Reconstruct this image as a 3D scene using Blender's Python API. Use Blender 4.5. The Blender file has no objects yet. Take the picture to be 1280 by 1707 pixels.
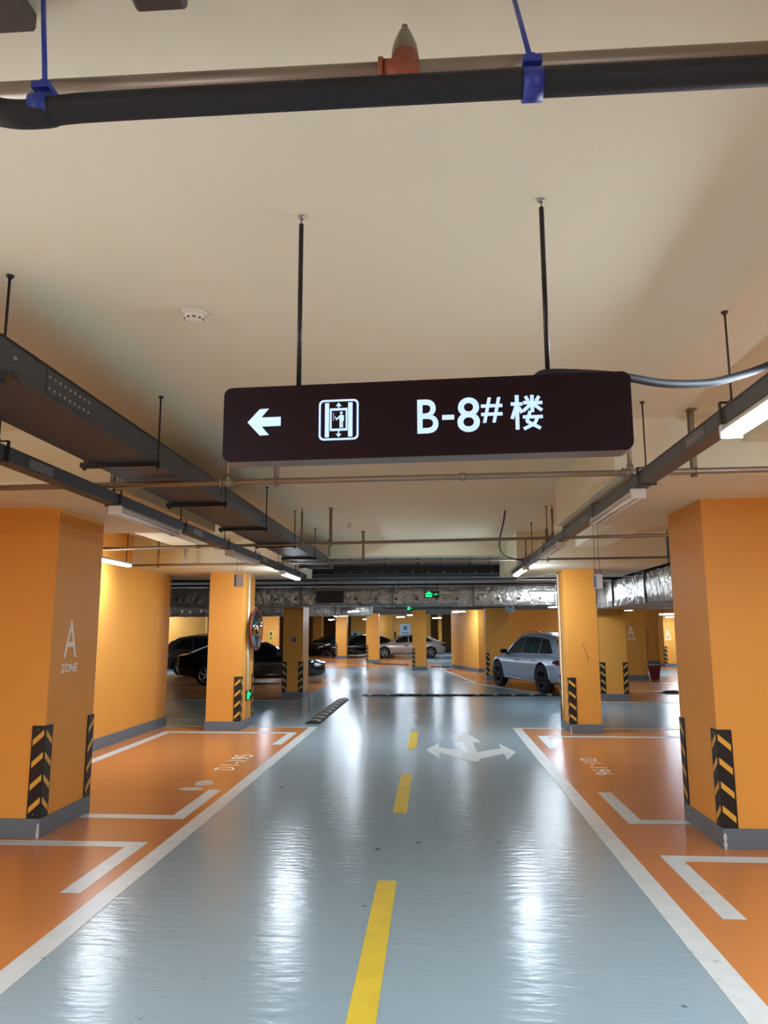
import bpy, bmesh, math, random
from mathutils import Vector, Matrix
random.seed(7)
SC = bpy.context.scene
COL = SC.collection
PI = math.pi

# ------------------------------------------------------------------ camera
F_PX, YAW, PITCH, ROLL, CAM_H = 1222.35, 0.066162, 0.158699, -0.002776, 1.55
cy, sy = math.cos(YAW), math.sin(YAW)
fwd = Vector((-sy * math.cos(PITCH), cy * math.cos(PITCH), math.sin(PITCH)))
rgt = Vector((cy, sy, 0)); upv = rgt.cross(fwd)
cr, sr = math.cos(ROLL), math.sin(ROLL)
r2 = cr * rgt + sr * upv; u2 = -sr * rgt + cr * upv
cd = bpy.data.cameras.new('camera'); cam = bpy.data.objects.new('camera', cd); COL.objects.link(cam)
cd.sensor_fit = 'VERTICAL'; cd.sensor_height = 36.0; cd.sensor_width = 27.0
cd.lens = 36.0 * F_PX / 1707.0
cd.clip_start = 0.05; cd.clip_end = 200
cam.matrix_world = Matrix(((r2.x, u2.x, -fwd.x, 0), (r2.y, u2.y, -fwd.y, 0), (r2.z, u2.z, -fwd.z, CAM_H), (0, 0, 0, 1)))
SC.camera = cam
# ------------------------------------------------------------------ world, light levels, exposure
w = bpy.data.worlds.new('world'); SC.world = w; w.use_nodes = True
w.node_tree.nodes['Background'].inputs[0].default_value = (0.6, 0.7, 0.8, 1)
w.node_tree.nodes['Background'].inputs[1].default_value = 0.02
LAMP_STRENGTH = 150.0
SC.view_settings.view_transform = 'Standard'; SC.view_settings.look = 'None'
SC.view_settings.exposure = 0.35; SC.view_settings.gamma = 1.0
SC.view_settings.use_curve_mapping = False
SC.cycles.max_bounces = 10; SC.cycles.diffuse_bounces = 6; SC.cycles.glossy_bounces = 5
SC.cycles.sample_clamp_indirect = 6.0
SC.cycles.caustics_reflective = False; SC.cycles.caustics_refractive = False


# ------------------------------------------------------------------ materials
def lin(c):
    return tuple(((v / 255.0) / 12.92 if v / 255.0 <= 0.04045 else ((v / 255.0 + 0.055) / 1.055) ** 2.4) for v in c) + (1.0,)


def mat(name, rgb, rough=0.6, metal=0.0, var=0.0, vscale=3.0, bump=0.0, bscale=20.0, stretch=(1, 1, 1), emit=0.0, spec=0.5,
        coat=0.0, rvar=0.0, spots=None, alpha=1.0, trans=0.0, bdist=0.01):
    m = bpy.data.materials.new(name); m.use_nodes = True
    nt = m.node_tree; b = nt.nodes['Principled BSDF']
    c = lin(rgb)
    b.inputs['Base Color'].default_value = c
    b.inputs['Roughness'].default_value = rough
    b.inputs['Metallic'].default_value = metal
    b.inputs['Specular IOR Level'].default_value = spec
    b.inputs['Coat Weight'].default_value = coat
    b.inputs['Coat Roughness'].default_value = 0.08
    if trans: b.inputs['Transmission Weight'].default_value = trans
    if alpha < 1: b.inputs['Alpha'].default_value = alpha
    if emit:
        b.inputs['Emission Color'].default_value = c; b.inputs['Emission Strength'].default_value = emit
    tc = nt.nodes.new('ShaderNodeTexCoord'); mp = nt.nodes.new('ShaderNodeMapping')
    nt.links.new(tc.outputs['Object'], mp.inputs['Vector']); mp.inputs['Scale'].default_value = stretch
    last = None
    if var or rvar:
        n = nt.nodes.new('ShaderNodeTexNoise'); n.inputs['Scale'].default_value = vscale; n.inputs['Detail'].default_value = 6
        nt.links.new(mp.outputs[0], n.inputs['Vector'])
    if var:
        mx = nt.nodes.new('ShaderNodeMix'); mx.data_type = 'RGBA'
        mr = nt.nodes.new('ShaderNodeMapRange'); mr.inputs[1].default_value = 0.2; mr.inputs[2].default_value = 0.8
        nt.links.new(n.outputs['Fac'], mr.inputs[0]); nt.links.new(mr.outputs[0], mx.inputs[0])
        mx.inputs[6].default_value = tuple(v * (1 - var) for v in c[:3]) + (1,)
        mx.inputs[7].default_value = tuple(min(1, v * (1 + var)) for v in c[:3]) + (1,)
        last = mx.outputs[2]
    if spots:
        sp_rgb, sp_scale, lo, hi = spots
        n2 = nt.nodes.new('ShaderNodeTexNoise'); n2.inputs['Scale'].default_value = sp_scale; n2.inputs['Detail'].default_value = 3
        nt.links.new(tc.outputs['Object'], n2.inputs['Vector'])
        m2 = nt.nodes.new('ShaderNodeMapRange'); m2.inputs[1].default_value = lo; m2.inputs[2].default_value = hi
        nt.links.new(n2.outputs['Fac'], m2.inputs[0])
        mx2 = nt.nodes.new('ShaderNodeMix'); mx2.data_type = 'RGBA'
        nt.links.new(m2.outputs[0], mx2.inputs[0])
        if last: nt.links.new(last, mx2.inputs[6])
        else: mx2.inputs[6].default_value = c
        mx2.inputs[7].default_value = lin(sp_rgb)
        last = mx2.outputs[2]
    if last: nt.links.new(last, b.inputs['Base Color'])
    if rvar:
        mr2 = nt.nodes.new('ShaderNodeMapRange'); mr2.inputs[1].default_value = 0.3; mr2.inputs[2].default_value = 0.7
        mr2.inputs[3].default_value = max(0.03, rough - rvar); mr2.inputs[4].default_value = rough + rvar
        nt.links.new(n.outputs['Fac'], mr2.inputs[0]); nt.links.new(mr2.outputs[0], b.inputs['Roughness'])
    if bump:
        nb = nt.nodes.new('ShaderNodeTexNoise'); nb.inputs['Scale'].default_value = bscale; nb.inputs['Detail'].default_value = 4
        nt.links.new(mp.outputs[0], nb.inputs['Vector'])
        bp = nt.nodes.new('ShaderNodeBump'); bp.inputs['Strength'].default_value = bump; bp.inputs['Distance'].default_value = bdist
        nt.links.new(nb.outputs['Fac'], bp.inputs['Height']); nt.links.new(bp.outputs[0], b.inputs['Normal'])
    return m


M = {}
M['floor_grey'] = mat('grey_epoxy', (134, 153, 160), 0.21, var=0.035, vscale=1.0, bump=0.4, bscale=6.0, stretch=(1, 3.2, 1), spec=0.2, spots=((92, 96, 98), 5.5, 0.715, 0.735))
M['floor_orange'] = mat('orange_epoxy', (182, 117, 64), 0.23, var=0.04, vscale=0.8, bump=0.16, bscale=2.2, stretch=(1, 3.2, 1), spec=0.22)
M['line_white'] = mat('white_line_paint', (190, 197, 194), 0.35, var=0.10, vscale=9, spots=((150, 150, 145), 11, 0.66, 0.72))
M['line_yellow'] = mat('yellow_line_paint', (206, 178, 38), 0.35, var=0.12, vscale=7)
M['wall_orange'] = mat('orange_wall_paint', (220, 156, 68), 0.55, var=0.05, vscale=1.2, spec=0.35, bump=0.04, bscale=4)
M['skirt'] = mat('grey_blue_skirting_paint', (98, 112, 124), 0.45, var=0.1, vscale=3)
M['ceil'] = mat('cream_ceiling_paint', (224, 222, 198), 0.85, var=0.025, vscale=0.9, spec=0.2)
M['ceil_dark'] = mat('bare_grey_slab', (196, 206, 210), 0.85, var=0.15, vscale=1.0)
M['dark_metal'] = mat('dark_grey_metal', (58, 60, 64), 0.5, metal=0.2, var=0.08, vscale=4)
M['tray_metal'] = mat('grey_tray_metal', (84, 86, 90), 0.45, metal=0.3, var=0.1, vscale=3)
M['bolt'] = mat('bolt_steel', (150, 150, 150), 0.35, metal=0.8)
M['rod'] = mat('threaded_rod_steel', (78, 68, 60), 0.5, metal=0.5)
M['black_rod'] = mat('black_painted_steel', (22, 20, 20), 0.35, metal=0.2)
M['galv'] = mat('galvanised_pipe', (140, 130, 116), 0.38, metal=0.55, var=0.12, vscale=6)
M['brass'] = mat('brass_head', (150, 120, 80), 0.35, metal=0.8)
M['rubber_black'] = mat('black_rubber', (20, 20, 20), 0.5, var=0.1)
M['foam_black'] = mat('black_foam_insulation', (19, 24, 30), 0.6, var=0.15, vscale=8, bump=0.2, bscale=30)
M['blue_strap'] = mat('blue_paint_strap', (30, 55, 150), 0.4, var=0.15, vscale=10)
M['orange_fit'] = mat('orange_grooved_fitting', (150, 78, 48), 0.5, var=0.2, vscale=15)
M['sign_face'] = mat('dark_brown_sign_face', (32, 13, 17), 0.5, spec=0.15)
M['sign_body'] = mat('sign_body_grey', (122, 118, 116), 0.4, metal=0.4)
M['letter'] = mat('lit_sign_letters', (178, 208, 255), 0.5, emit=0.66)
M['lamp_white'] = mat('white_lamp_housing', (208, 204, 196), 0.45)
M['tube_off'] = mat('unlit_tube_glass', (225, 222, 214), 0.25)
M['tube_on'] = mat('lit_lamp_diffuser', (226, 240, 255), 0.4, emit=LAMP_STRENGTH)
M['plastic_white'] = mat('off_white_plastic', (214, 208, 192), 0.45)
M['hole'] = mat('black_slot', (15, 15, 15), 0.7)
M['stencil'] = mat('stencil_paint', (236, 230, 216), 0.5, var=0.06, vscale=20)
M['yellow_reflect'] = mat('yellow_reflective_strip', (214, 166, 62), 0.4)
M['chip'] = mat('chipped_plaster', (190, 195, 198), 0.9, var=0.2, vscale=30)
M['foil'] = mat('crinkled_aluminium_foil', (206, 200, 188), 0.40, metal=0.72, var=0.2, vscale=5, bump=1.0, bscale=6.5, rvar=0.12, bdist=0.09)
M['duct_grey'] = mat('galvanised_sheet_duct', (104, 110, 114), 0.4, metal=0.6, var=0.15, vscale=2)
M['grille'] = mat('dark_grille', (36, 36, 38), 0.6)
M['green_on'] = mat('lit_green_sign', (20, 215, 120), 0.5, emit=1.4)
M['sign_black'] = mat('black_sign_case', (12, 24, 18), 0.4)
M['mirror'] = mat('convex_mirror_surface', (215, 220, 224), 0.03, metal=1.0)
M['rim_orange'] = mat('red_orange_mirror_rim', (120, 44, 30), 0.45)
M['mirror_back'] = mat('dark_mirror_back', (50, 26, 20), 0.5)
M['clear'] = mat('clear_plastic', (215, 222, 226), 0.15, alpha=0.55)
M['blue_print'] = mat('blue_grey_print', (92, 108, 132), 0.5)
M['maroon'] = mat('dark_red_paint', (96, 24, 26), 0.4)
M['paint_black'] = mat('black_car_paint', (9, 9, 12), 0.12, coat=0.6)
M['paint_silver'] = mat('silver_blue_car_paint', (172, 186, 204), 0.28, metal=0.35, coat=0.7)
M['paint_brown'] = mat('dark_brown_car_paint', (66, 44, 36), 0.25, coat=0.5)
M['paint_champagne'] = mat('champagne_car_paint', (186, 170, 160), 0.28, metal=0.3, coat=0.6)
M['glass'] = mat('tinted_car_glass', (10, 13, 20), 0.08, spec=0.35)
M['tyre'] = mat('tyre_rubber', (17, 17, 18), 0.75)
M['rim_dark'] = mat('dark_alloy', (52, 50, 52), 0.35, metal=0.6)
M['rim_silver'] = mat('silver_alloy', (176, 176, 180), 0.3, metal=0.8)
M['chrome'] = mat('chrome', (190, 192, 196), 0.12, metal=1.0)
M['head'] = mat('headlight_lens', (190, 198, 206), 0.1, spec=0.8)
M['tail'] = mat('tail_light_lens', (60, 12, 14), 0.15)
M['plate'] = mat('plain_plate', (60, 90, 150), 0.4)
M['paper'] = mat('pale_poster', (170, 196, 214), 0.5)
M['poster_y'] = mat('yellow_green_notice', (196, 190, 90), 0.5)
M['cable'] = mat('black_cable_sheath', (14, 18, 28), 0.65)


# ------------------------------------------------------------------ mesh helpers
class MB:
    def __init__(s): s.v = []; s.f = []; s.sm = []

    def add(s, vs, fs, smooth=False):
        o = len(s.v); s.v += [tuple(p) for p in vs]; s.f += [tuple(i + o for i in f) for f in fs]; s.sm += [smooth] * len(fs); return s

    def box(s, x0, x1, y0, y1, z0, z1):
        vs = [(x, y, z) for z in (z0, z1) for y in (y0, y1) for x in (x0, x1)]
        return s.add(vs, [(0, 2, 3, 1), (4, 5, 7, 6), (0, 1, 5, 4), (2, 6, 7, 3), (0, 4, 6, 2), (1, 3, 7, 5)])

    def bevbox(s, x0, x1, y0, y1, z0, z1, b=0.01):
        vs = []
        for z, k in ((z0, b), (z0 + b, 0), (z1 - b, 0), (z1, b)):
            kx = k
            vs += [(x0 + b + kx * 0, y0 + kx, z), (x1 - b, y0 + kx, z), (x1 - kx, y0 + b, z), (x1 - kx, y1 - b, z), (x1 - b, y1 - kx, z), (x0 + b, y1 - kx, z), (x0 + kx, y1 - b, z), (x0 + kx, y0 + b, z)]
        fs = [tuple(range(7, -1, -1)), tuple(range(24, 32))]
        for r in range(3):
            for i in range(8):
                j = (i + 1) % 8; fs.append((r * 8 + i, r * 8 + j, r * 8 + 8 + j, r * 8 + 8 + i))
        return s.add(vs, fs)

    def prism(s, pts, z0, z1, axis='z'):
        n = len(pts)
        if axis == 'z': vs = [(p[0], p[1], z0) for p in pts] + [(p[0], p[1], z1) for p in pts]
        elif axis == 'y': vs = [(p[0], z0, p[1]) for p in pts] + [(p[0], z1, p[1]) for p in pts]
        else: vs = [(z0, p[0], p[1]) for p in pts] + [(z1, p[0], p[1]) for p in pts]
        a = sum(pts[i][0] * pts[(i + 1) % n][1] - pts[(i + 1) % n][0] * pts[i][1] for i in range(n))
        fs = [tuple(range(n - 1, -1, -1)), tuple(range(n, 2 * n))] + [(i, (i + 1) % n, n + (i + 1) % n, n + i) for i in range(n)]
        if (a < 0) != (axis == 'y'): fs = [tuple(reversed(f)) for f in fs]
        return s.add(vs, fs)

    def tube(s, path, r, n=10, caps=True):
        path = [Vector(p) for p in path]; rs = r if isinstance(r, (list, tuple)) else [r] * len(path)
        vs = []; t0 = (path[1] - path[0]).normalized()
        ref = Vector((0, 0, 1)) if abs(t0.z) < 0.9 else Vector((1, 0, 0))
        nrm = t0.cross(ref).normalized()
        for i, p in enumerate(path):
            if i == 0: t = path[1] - p
            elif i == len(path) - 1: t = p - path[i - 1]
            else: t = (path[i + 1] - p).normalized() + (p - path[i - 1]).normalized()
            t.normalize(); nrm = (nrm - t * nrm.dot(t)).normalized(); bn = t.cross(nrm)
            for k in range(n):
                a = 2 * PI * k / n; vs.append(p + (nrm * math.cos(a) + bn * math.sin(a)) * rs[i])
        fs = []
        for i in range(len(path) - 1):
            for k in range(n):
                j = (k + 1) % n; fs.append((i * n + k, i * n + j, (i + 1) * n + j, (i + 1) * n + k))
        s.add(vs, fs, True)
        if caps:
            o = len(s.v) - len(vs); m_ = len(vs)
            s.f += [tuple(o + k for k in range(n - 1, -1, -1)), tuple(o + m_ - n + k for k in range(n))]; s.sm += [False, False]
        return s

    def lathe(s, prof, c=(0, 0, 0), axis='z', n=24, smooth=True):
        vs = []
        for r, h in prof:
            for k in range(n):
                a = 2 * PI * k / n; x, y = r * math.cos(a), r * math.sin(a)
                p = {'z': (x, y, h), 'y': (x, h, y), 'x': (h, x, y)}[axis]
                vs.append((p[0] + c[0], p[1] + c[1], p[2] + c[2]))
        fs = []
        for i in range(len(prof) - 1):
            for k in range(n):
                j = (k + 1) % n; f = (i * n + k, i * n + j, (i + 1) * n + j, (i + 1) * n + k)
                fs.append(f if axis != 'y' else tuple(reversed(f)))
        return s.add(vs, fs, smooth)

    def xf(s, mtx):
        s.v = [tuple(mtx @ Vector(p)) for p in s.v]; return s


WORLD = {}   # things authored in world coordinates: their origin


def build(name, mb, m, parent=None, loc=None, smooth_angle=None):
    me = bpy.data.meshes.new(name)
    off = Vector(loc) if loc is not None else (WORLD.get(parent.name, Vector((0, 0, 0))) if parent else Vector((0, 0, 0)))
    me.from_pydata([tuple(Vector(p) - off) for p in mb.v], [], mb.f)
    for p, sm in zip(me.polygons, mb.sm): p.use_smooth = sm
    me.materials.append(m); me.update()
    bm = bmesh.new(); bm.from_mesh(me); bmesh.ops.recalc_face_normals(bm, faces=bm.faces); bm.to_mesh(me); bm.free()
    o = bpy.data.objects.new(name, me); COL.objects.link(o)
    if parent: o.parent = parent; WORLD[o.name] = off
    elif loc is not None: o.location = loc; WORLD[o.name] = off
    return o


def thing(name, label, cat, loc=(0, 0, 0), rz=0.0, group=None, world=True):
    o = bpy.data.objects.new(name, None); COL.objects.link(o); o.location = loc; o.rotation_euler = (0, 0, rz)
    o.empty_display_size = 0.1; o['label'] = label; o['category'] = cat
    if group: o['group'] = group
    if world: WORLD[o.name] = Vector(loc)
    return o


def tag(o, label, cat, group=None):
    o['label'] = label; o['category'] = cat
    if group: o['group'] = group
    return o


def struct(name, mb, m):
    o = build(name, mb, m); o['kind'] = 'structure'; return o


def copy_tree(o, parent=None):
    c = o.copy(); COL.objects.link(c)
    if parent: c.parent = parent
    for ch in list(o.children): copy_tree(ch, c)
    return c


def dup(o, loc, rz=None, label=None, group=None, scale=None):
    c = copy_tree(o); c.location = loc
    if rz is not None: c.rotation_euler = (0, 0, rz)
    if label: c['label'] = label
    if group: c['group'] = group
    if scale: c.scale = scale
    return c


def text_mb(s, size, ext=0.002, offset=0.0, sx=1.0, spacing=1.0):
    """letters as a mesh lying in the xy plane, centred on x and y"""
    cu = bpy.data.curves.new('txt', 'FONT'); cu.body = s; cu.size = size; cu.extrude = ext; cu.offset = offset; cu.space_character = spacing
    cu.resolution_u = 4
    ob = bpy.data.objects.new('txt', cu); COL.objects.link(ob)
    dg = bpy.context.evaluated_depsgraph_get(); me = bpy.data.meshes.new_from_object(ob.evaluated_get(dg))
    mb = MB(); vs = [Vector(v.co) for v in me.vertices]
    xs = [v.x for v in vs]; ys = [v.y for v in vs]; cx, cyy = (min(xs) + max(xs)) / 2, (min(ys) + max(ys)) / 2
    mb.add([((v.x - cx) * sx, v.y - cyy, v.z) for v in vs], [tuple(p.vertices) for p in me.polygons])
    bpy.data.objects.remove(ob); bpy.data.curves.remove(cu); bpy.data.meshes.remove(me)
    return mb


def frame(o, ex, ey, ez):
    ex, ey, ez = Vector(ex).normalized(), Vector(ey).normalized(), Vector(ez).normalized()
    return Matrix(((ex.x, ey.x, ez.x, o[0]), (ex.y, ey.y, ez.y, o[1]), (ex.z, ey.z, ez.z, o[2]), (0, 0, 0, 1)))


CZ = 2.93
# ------------------------------------------------------------------ floor with its paint
def rect(x0, x1, y0, y1, z0=0.0, z1=0.001): return MB().box(x0, x1, y0, y1, z0, z1)


floor = struct('floor', MB().box(-16, 16, -7, 56, -0.15, 0), M['floor_grey'])


def paint(name, mb, m, label=None):
    o = build(name, mb, m, floor)
    if label: o['label'] = label
    return o


Z1, Z2 = 0.0015, 0.003
paint('bay_coating', rect(-4.43, -1.94, -7, 12.05, 0, Z1), M['floor_orange'], 'orange epoxy coating of the left bays')
paint('bay_coating', rect(1.29, 8.0, -7, 12.05, 0, Z1), M['floor_orange'], 'orange epoxy coating of the right bays')
paint('bay_coating', MB().prism([(-9.5, 16.5), (-3.0, 16.5), (-3.0, 24.5), (-9.5, 24.5)], 0, Z1), M['floor_orange'], 'orange coating under the black sedan')
paint('bay_coating', MB().prism([(3.6, 16.35), (8.6, 16.35), (8.6, 24.0), (0.75, 30.0), (0.2, 30.0), (1.2, 21.9)], 0, Z1), M['floor_orange'], 'orange coating under the silver car')
paint('bay_coating', MB().prism([(-12, 31.0), (0.3, 31.0), (0.3, 33.5), (-1.0, 38), (-2.0, 44), (-12, 44)], 0, Z1), M['floor_orange'], 'orange coating around the far columns')
paint('bay_coating', rect(8.6, 14, 29.5, 36, 0, Z1), M['floor_orange'])
# lane edge lines
paint('lane_edge_line', rect(-2.01, -1.88, -7, 12.12, 0, Z2), M['line_white'])
paint('lane_edge_line', rect(1.225, 1.36, -7, 12.12, 0, Z2), M['line_white'])
paint('lane_edge_line', rect(1.36, 8.0, 12.05, 12.12, 0, Z2), M['line_white'])
paint('lane_edge_line', rect(-4.43, -2.01, 12.06, 12.11, 0, Z2), M['line_white'])
paint('lane_edge_line', MB().prism([(3.6, 16.3), (8.6, 16.3), (8.6, 16.38), (3.66, 16.38), (1.27, 21.93), (0.28, 30), (0.2, 30), (1.15, 21.9)], 0, Z2), M['line_white'])
paint('lane_edge_line', MB().prism([(2.4, 18.4), (2.48, 18.4), (0.9, 22.6), (0.82, 22.6)], 0, Z2), M['line_white'])
paint('lane_edge_line', rect(-9.5, -3.0, 16.45, 16.53, 0, Z2), M['line_white'])
paint('lane_edge_line', rect(-9.5, -3.5, 12.9, 12.95, 0, Z2), M['line_white'])
for yy in (19.2, 22.0): paint('lane_edge_line', rect(3.9, 8.6, yy, yy + 0.08, 0, Z2), M['line_white'])


def poly_line(pts, wd):
    """stripe outline around a bay with mitred corners"""
    P = [Vector(p) for p in pts]; lf, rt = [], []
    for i, p in enumerate(P):
        d0 = (p - P[i - 1]).normalized() if i else (P[1] - p).normalized()
        d1 = (P[i + 1] - p).normalized() if i < len(P) - 1 else d0
        n0, n1 = Vector((-d0.y, d0.x)), Vector((-d1.y, d1.x)); q = (n0 + n1); q = q / max(q.dot(n0), 0.2) * wd / 2
        lf.append(p + q); rt.append(p - q)
    mb = MB(); n = len(P)
    for i in range(n - 1):
        a, b, c, d = lf[i], lf[i + 1], rt[i + 1], rt[i]
        mb.add([(v.x, v.y, Z2) for v in (a, b, c, d)] + [(v.x, v.y, 0) for v in (a, b, c, d)], [(0, 1, 2, 3), (0, 4, 5, 1), (2, 6, 7, 3)])
    return mb


W_ = 0.125
bay = lambda side, pts: paint('bay_line', poly_line(pts, W_), M['line_white'])
bay('L', [(-2.155, 7.40), (-2.155, 6.34), (-4.10, 6.34), (-4.10, 11.40), (-2.155, 11.40), (-2.155, 10.25)])
bay('L', [(-2.185, 4.54), (-2.185, 5.545), (-4.12, 5.545), (-4.12, 0.5), (-2.185, 0.5), (-2.185, 1.6)])
bay('R', [(1.61, 7.48), (1.61, 6.40), (3.51, 6.40), (3.51, 11.19), (1.56, 11.19), (1.56, 10.11)])
bay('R', [(1.60, 4.36), (1.60, 5.43), (3.51, 5.43), (3.51, 0.4), (1.60, 0.4), (1.60, 1.5)])
# centre dashes, direction arrow, bay numbers
for y0, y1 in ((2.4, 4.87), (6.59, 8.27), (10.01, 11.61)):
    paint('centre_dash', rect(-0.37, -0.25, y0, y1, 0, Z2), M['line_yellow'])
arrow = [(0.452, 11.704), (0.280, 10.648), (0.391, 10.620), (0.415, 9.81), (0.051, 10.147), (0.053, 10.506), (-0.117, 9.917), (0.048, 9.304),
         (0.051, 9.714), (0.412, 9.125), (0.513, 9.098), (0.533, 9.270), (0.862, 9.654), (0.860, 9.200), (1.027, 9.808), (0.866, 10.503),
         (0.864, 10.092), (0.533, 9.761), (0.520, 10.588), (0.637, 10.605)]
amb = MB().prism(arrow, 0, Z2)
paint('direction_arrow', amb, M['line_white'], 'worn white three-way arrow')
def fit(mb, wx, hy):
    xs = [v[0] for v in mb.v]; ys = [v[1] for v in mb.v]; a = wx / (max(xs) - min(xs)); b = hy / (max(ys) - min(ys))
    mb.v = [(v[0] * a, v[1] * b, v[2]) for v in mb.v]; return mb


t_ = fit(text_mb('D1-195', 0.27, 0.001, -0.002, spacing=1.2), 0.98, 0.23); t_.xf(frame((-2.37, 8.9, Z2), (0, 1, 0), (-1, 0, 0), (0, 0, 1)))
paint('bay_number', t_, M['stencil'], 'white stencilled number D1-195')
t_ = fit(text_mb('D1-196', 0.24, 0.001, -0.002, spacing=1.2), 0.98, 0.19); t_.xf(frame((1.83, 8.85, Z2), (0, -1, 0), (1, 0, 0), (0, 0, 1)))
paint('bay_number', t_, M['stencil'], 'white stencilled number D1-196')

# ------------------------------------------------------------------ ceiling, drop panels, beams, walls
struct('ceiling', MB().box(-16, 16, -7, 13.3, CZ, CZ + 0.2), M['ceil'])
struct('ceiling_far', MB().box(-16, 16, 13.3, 56, CZ + 0.05, CZ + 0.25), M['ceil_dark'])
struct('trim_1', MB().box(1.2, 3.3, 4.8, 7.12, 2.53, CZ), M['ceil'])
struct('trim_2', MB().box(-4.43, -2.2, 4.8, 7.25, 2.53, CZ), M['ceil'])
struct('trim_3', MB().box(1.2, 3.3, 10.55, 13.3, 2.46, CZ), M['ceil'])
struct('trim_4', MB().box(-4.9, -2.2, 10.55, 13.3, 2.46, CZ), M['ceil'])
struct('trim_5', MB().box(2.03, 2.45, 7.12, 10.55, 2.70, CZ), M['ceil'])
struct('trim_6', MB().box(-3.58, -3.2, 7.25, 10.55, 2.70, CZ), M['ceil'])
struct('trim_7', MB().box(-2.2, 1.2, 12.0, 12.4, 2.745, CZ), M['ceil'])
struct('trim_8', MB().box(2.03, 2.45, -7, 4.8, 2.75, CZ), M['ceil'])
struct('trim_9', MB().box(-3.58, -3.2, -7, 4.8, 2.75, CZ), M['ceil'])
struct('wall_left', MB().box(-4.75, -4.43, -7, 12.2, 0, CZ), M['wall_orange'])
struct('wall_back', MB().box(-16, 16, -7.3, -7, 0, CZ + 0.2), M['wall_orange'])
struct('wall_right', MB().box(7.0, 7.3, -7, 14.0, 0, CZ), M['wall_orange'])
struct('wall_far', MB().box(-16, 16, 56, 56.3, 0, CZ + 0.2), M['wall_orange'])
struct('wall_far_left', MB().box(-16.3, -16, 12, 56.3, 0, CZ + 0.2), M['wall_orange'])
struct('wall_far_right', MB().box(16, 16.3, 14, 56.3, 0, CZ + 0.2), M['wall_orange'])
struct('wall_side_left', MB().box(-16, -8.75, 28.0, 28.3, 0, CZ), M['wall_orange'])
struct('wall_side_right', MB().box(8.2, 16, 33.6, 33.9, 0, CZ), M['wall_orange'])
# orange enclosure right of the centre lane (stair core)
core = [(0.72, 30.6), (1.62, 27.2), (6.6, 27.2), (6.6, 30.6)]
struct('wall_core', MB().prism(core, 0, CZ), M['wall_orange'])
struct('wall_end', MB().box(-5.6, -0.2, 50.0, 50.3, 0, CZ), M['wall_orange'])
BB = lambda n, mb: struct(n, mb, M['skirt'])
BB('baseboard_left', MB().box(-4.43, -4.41, -7, 12.21, 0, 0.145))
BB('baseboard_left_end', MB().box(-4.76, -4.41, 12.2, 12.22, 0, 0.145))
BB('baseboard_core', MB().prism([(0.70, 30.62), (1.60, 27.17), (6.62, 27.17), (6.62, 30.62)], 0, 0.14))
BB('baseboard_far', MB().box(-16, 16, 55.97, 56, 0, 0.15))
BB('baseboard_side_left', MB().box(-16, -8.73, 27.98, 28, 0, 0.15))
BB('baseboard_side_right', MB().box(8.18, 16, 33.58, 33.6, 0, 0.15))

# ------------------------------------------------------------------ columns
def column(label, x0, x1, y0, y1, top, chips=(), zone=None, zone_axis='x', bh=0.14):
    t = thing('concrete_column', label, 'column', ((x0 + x1) / 2, (y0 + y1) / 2, 0))
    build('shaft', MB().box(x0, x1, y0, y1, 0, top), M['wall_orange'], t)
    e = 0.012
    sk = MB(); sk.box(x0 - e, x1 + e, y0 - e, y0, 0, bh); sk.box(x0 - e, x1 + e, y1, y1 + e, 0, bh)
    sk.box(x0 - e, x0, y0, y1, 0, bh); sk.box(x1, x1 + e, y0, y1, 0, bh)
    build('skirting', sk, M['skirt'], t)
    for (cx, cyy) in chips:
        mb = MB(); pts = [(cx + 0.0, 0.0)]
        zz = 0.0
        lf, rt = [], []
        while zz < 0.115:
            wv = 0.006 + 0.018 * random.random() * (1 - zz / 0.13)
            lf.append((cx - wv, zz)); rt.append((cx + wv, zz)); zz += 0.012
        mb.prism(lf + rt[::-1], cyy - 0.002, cyy + 0.001, 'y')
        c = build('plaster_chip', mb, M['chip'], t); c['label'] = 'pale chipped patch on the skirting corner'
    if zone:
        face, u, zt, zb, sc = zone   # face coordinate, position along the face, heights
        if zone_axis == 'x':   # on a face looking towards +x, text runs along +y
            fr = lambda zc: frame((face, u, zc), (0, 1, 0), (0, 0, 1), (1, 0, 0))
        elif zone_axis == '-x':
            fr = lambda zc: frame((face, u, zc), (0, -1, 0), (0, 0, 1), (-1, 0, 0))
        else:                  # face looking towards -y
            fr = lambda zc: frame((u, face, zc), (1, 0, 0), (0, 0, 1), (0, -1, 0))
        a = text_mb('A', 0.44 * sc, 0.001, 0.0, sx=0.74); a.xf(fr((zt + zb) / 2)); build('zone_letter', a, M['stencil'], t)['label'] = 'white stencilled letter A'
        z = text_mb('ZONE', 0.094 * sc, 0.001, 0.003, sx=1.05); z.xf(fr(zb - 0.075 * sc)); build('zone_word', z, M['stencil'], t)['label'] = 'white stencilled word ZONE'
    return t


def A(face, u, zt=1.635, zb=1.32, sc=1.0): return (face, u, zt, zb, sc)


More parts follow.
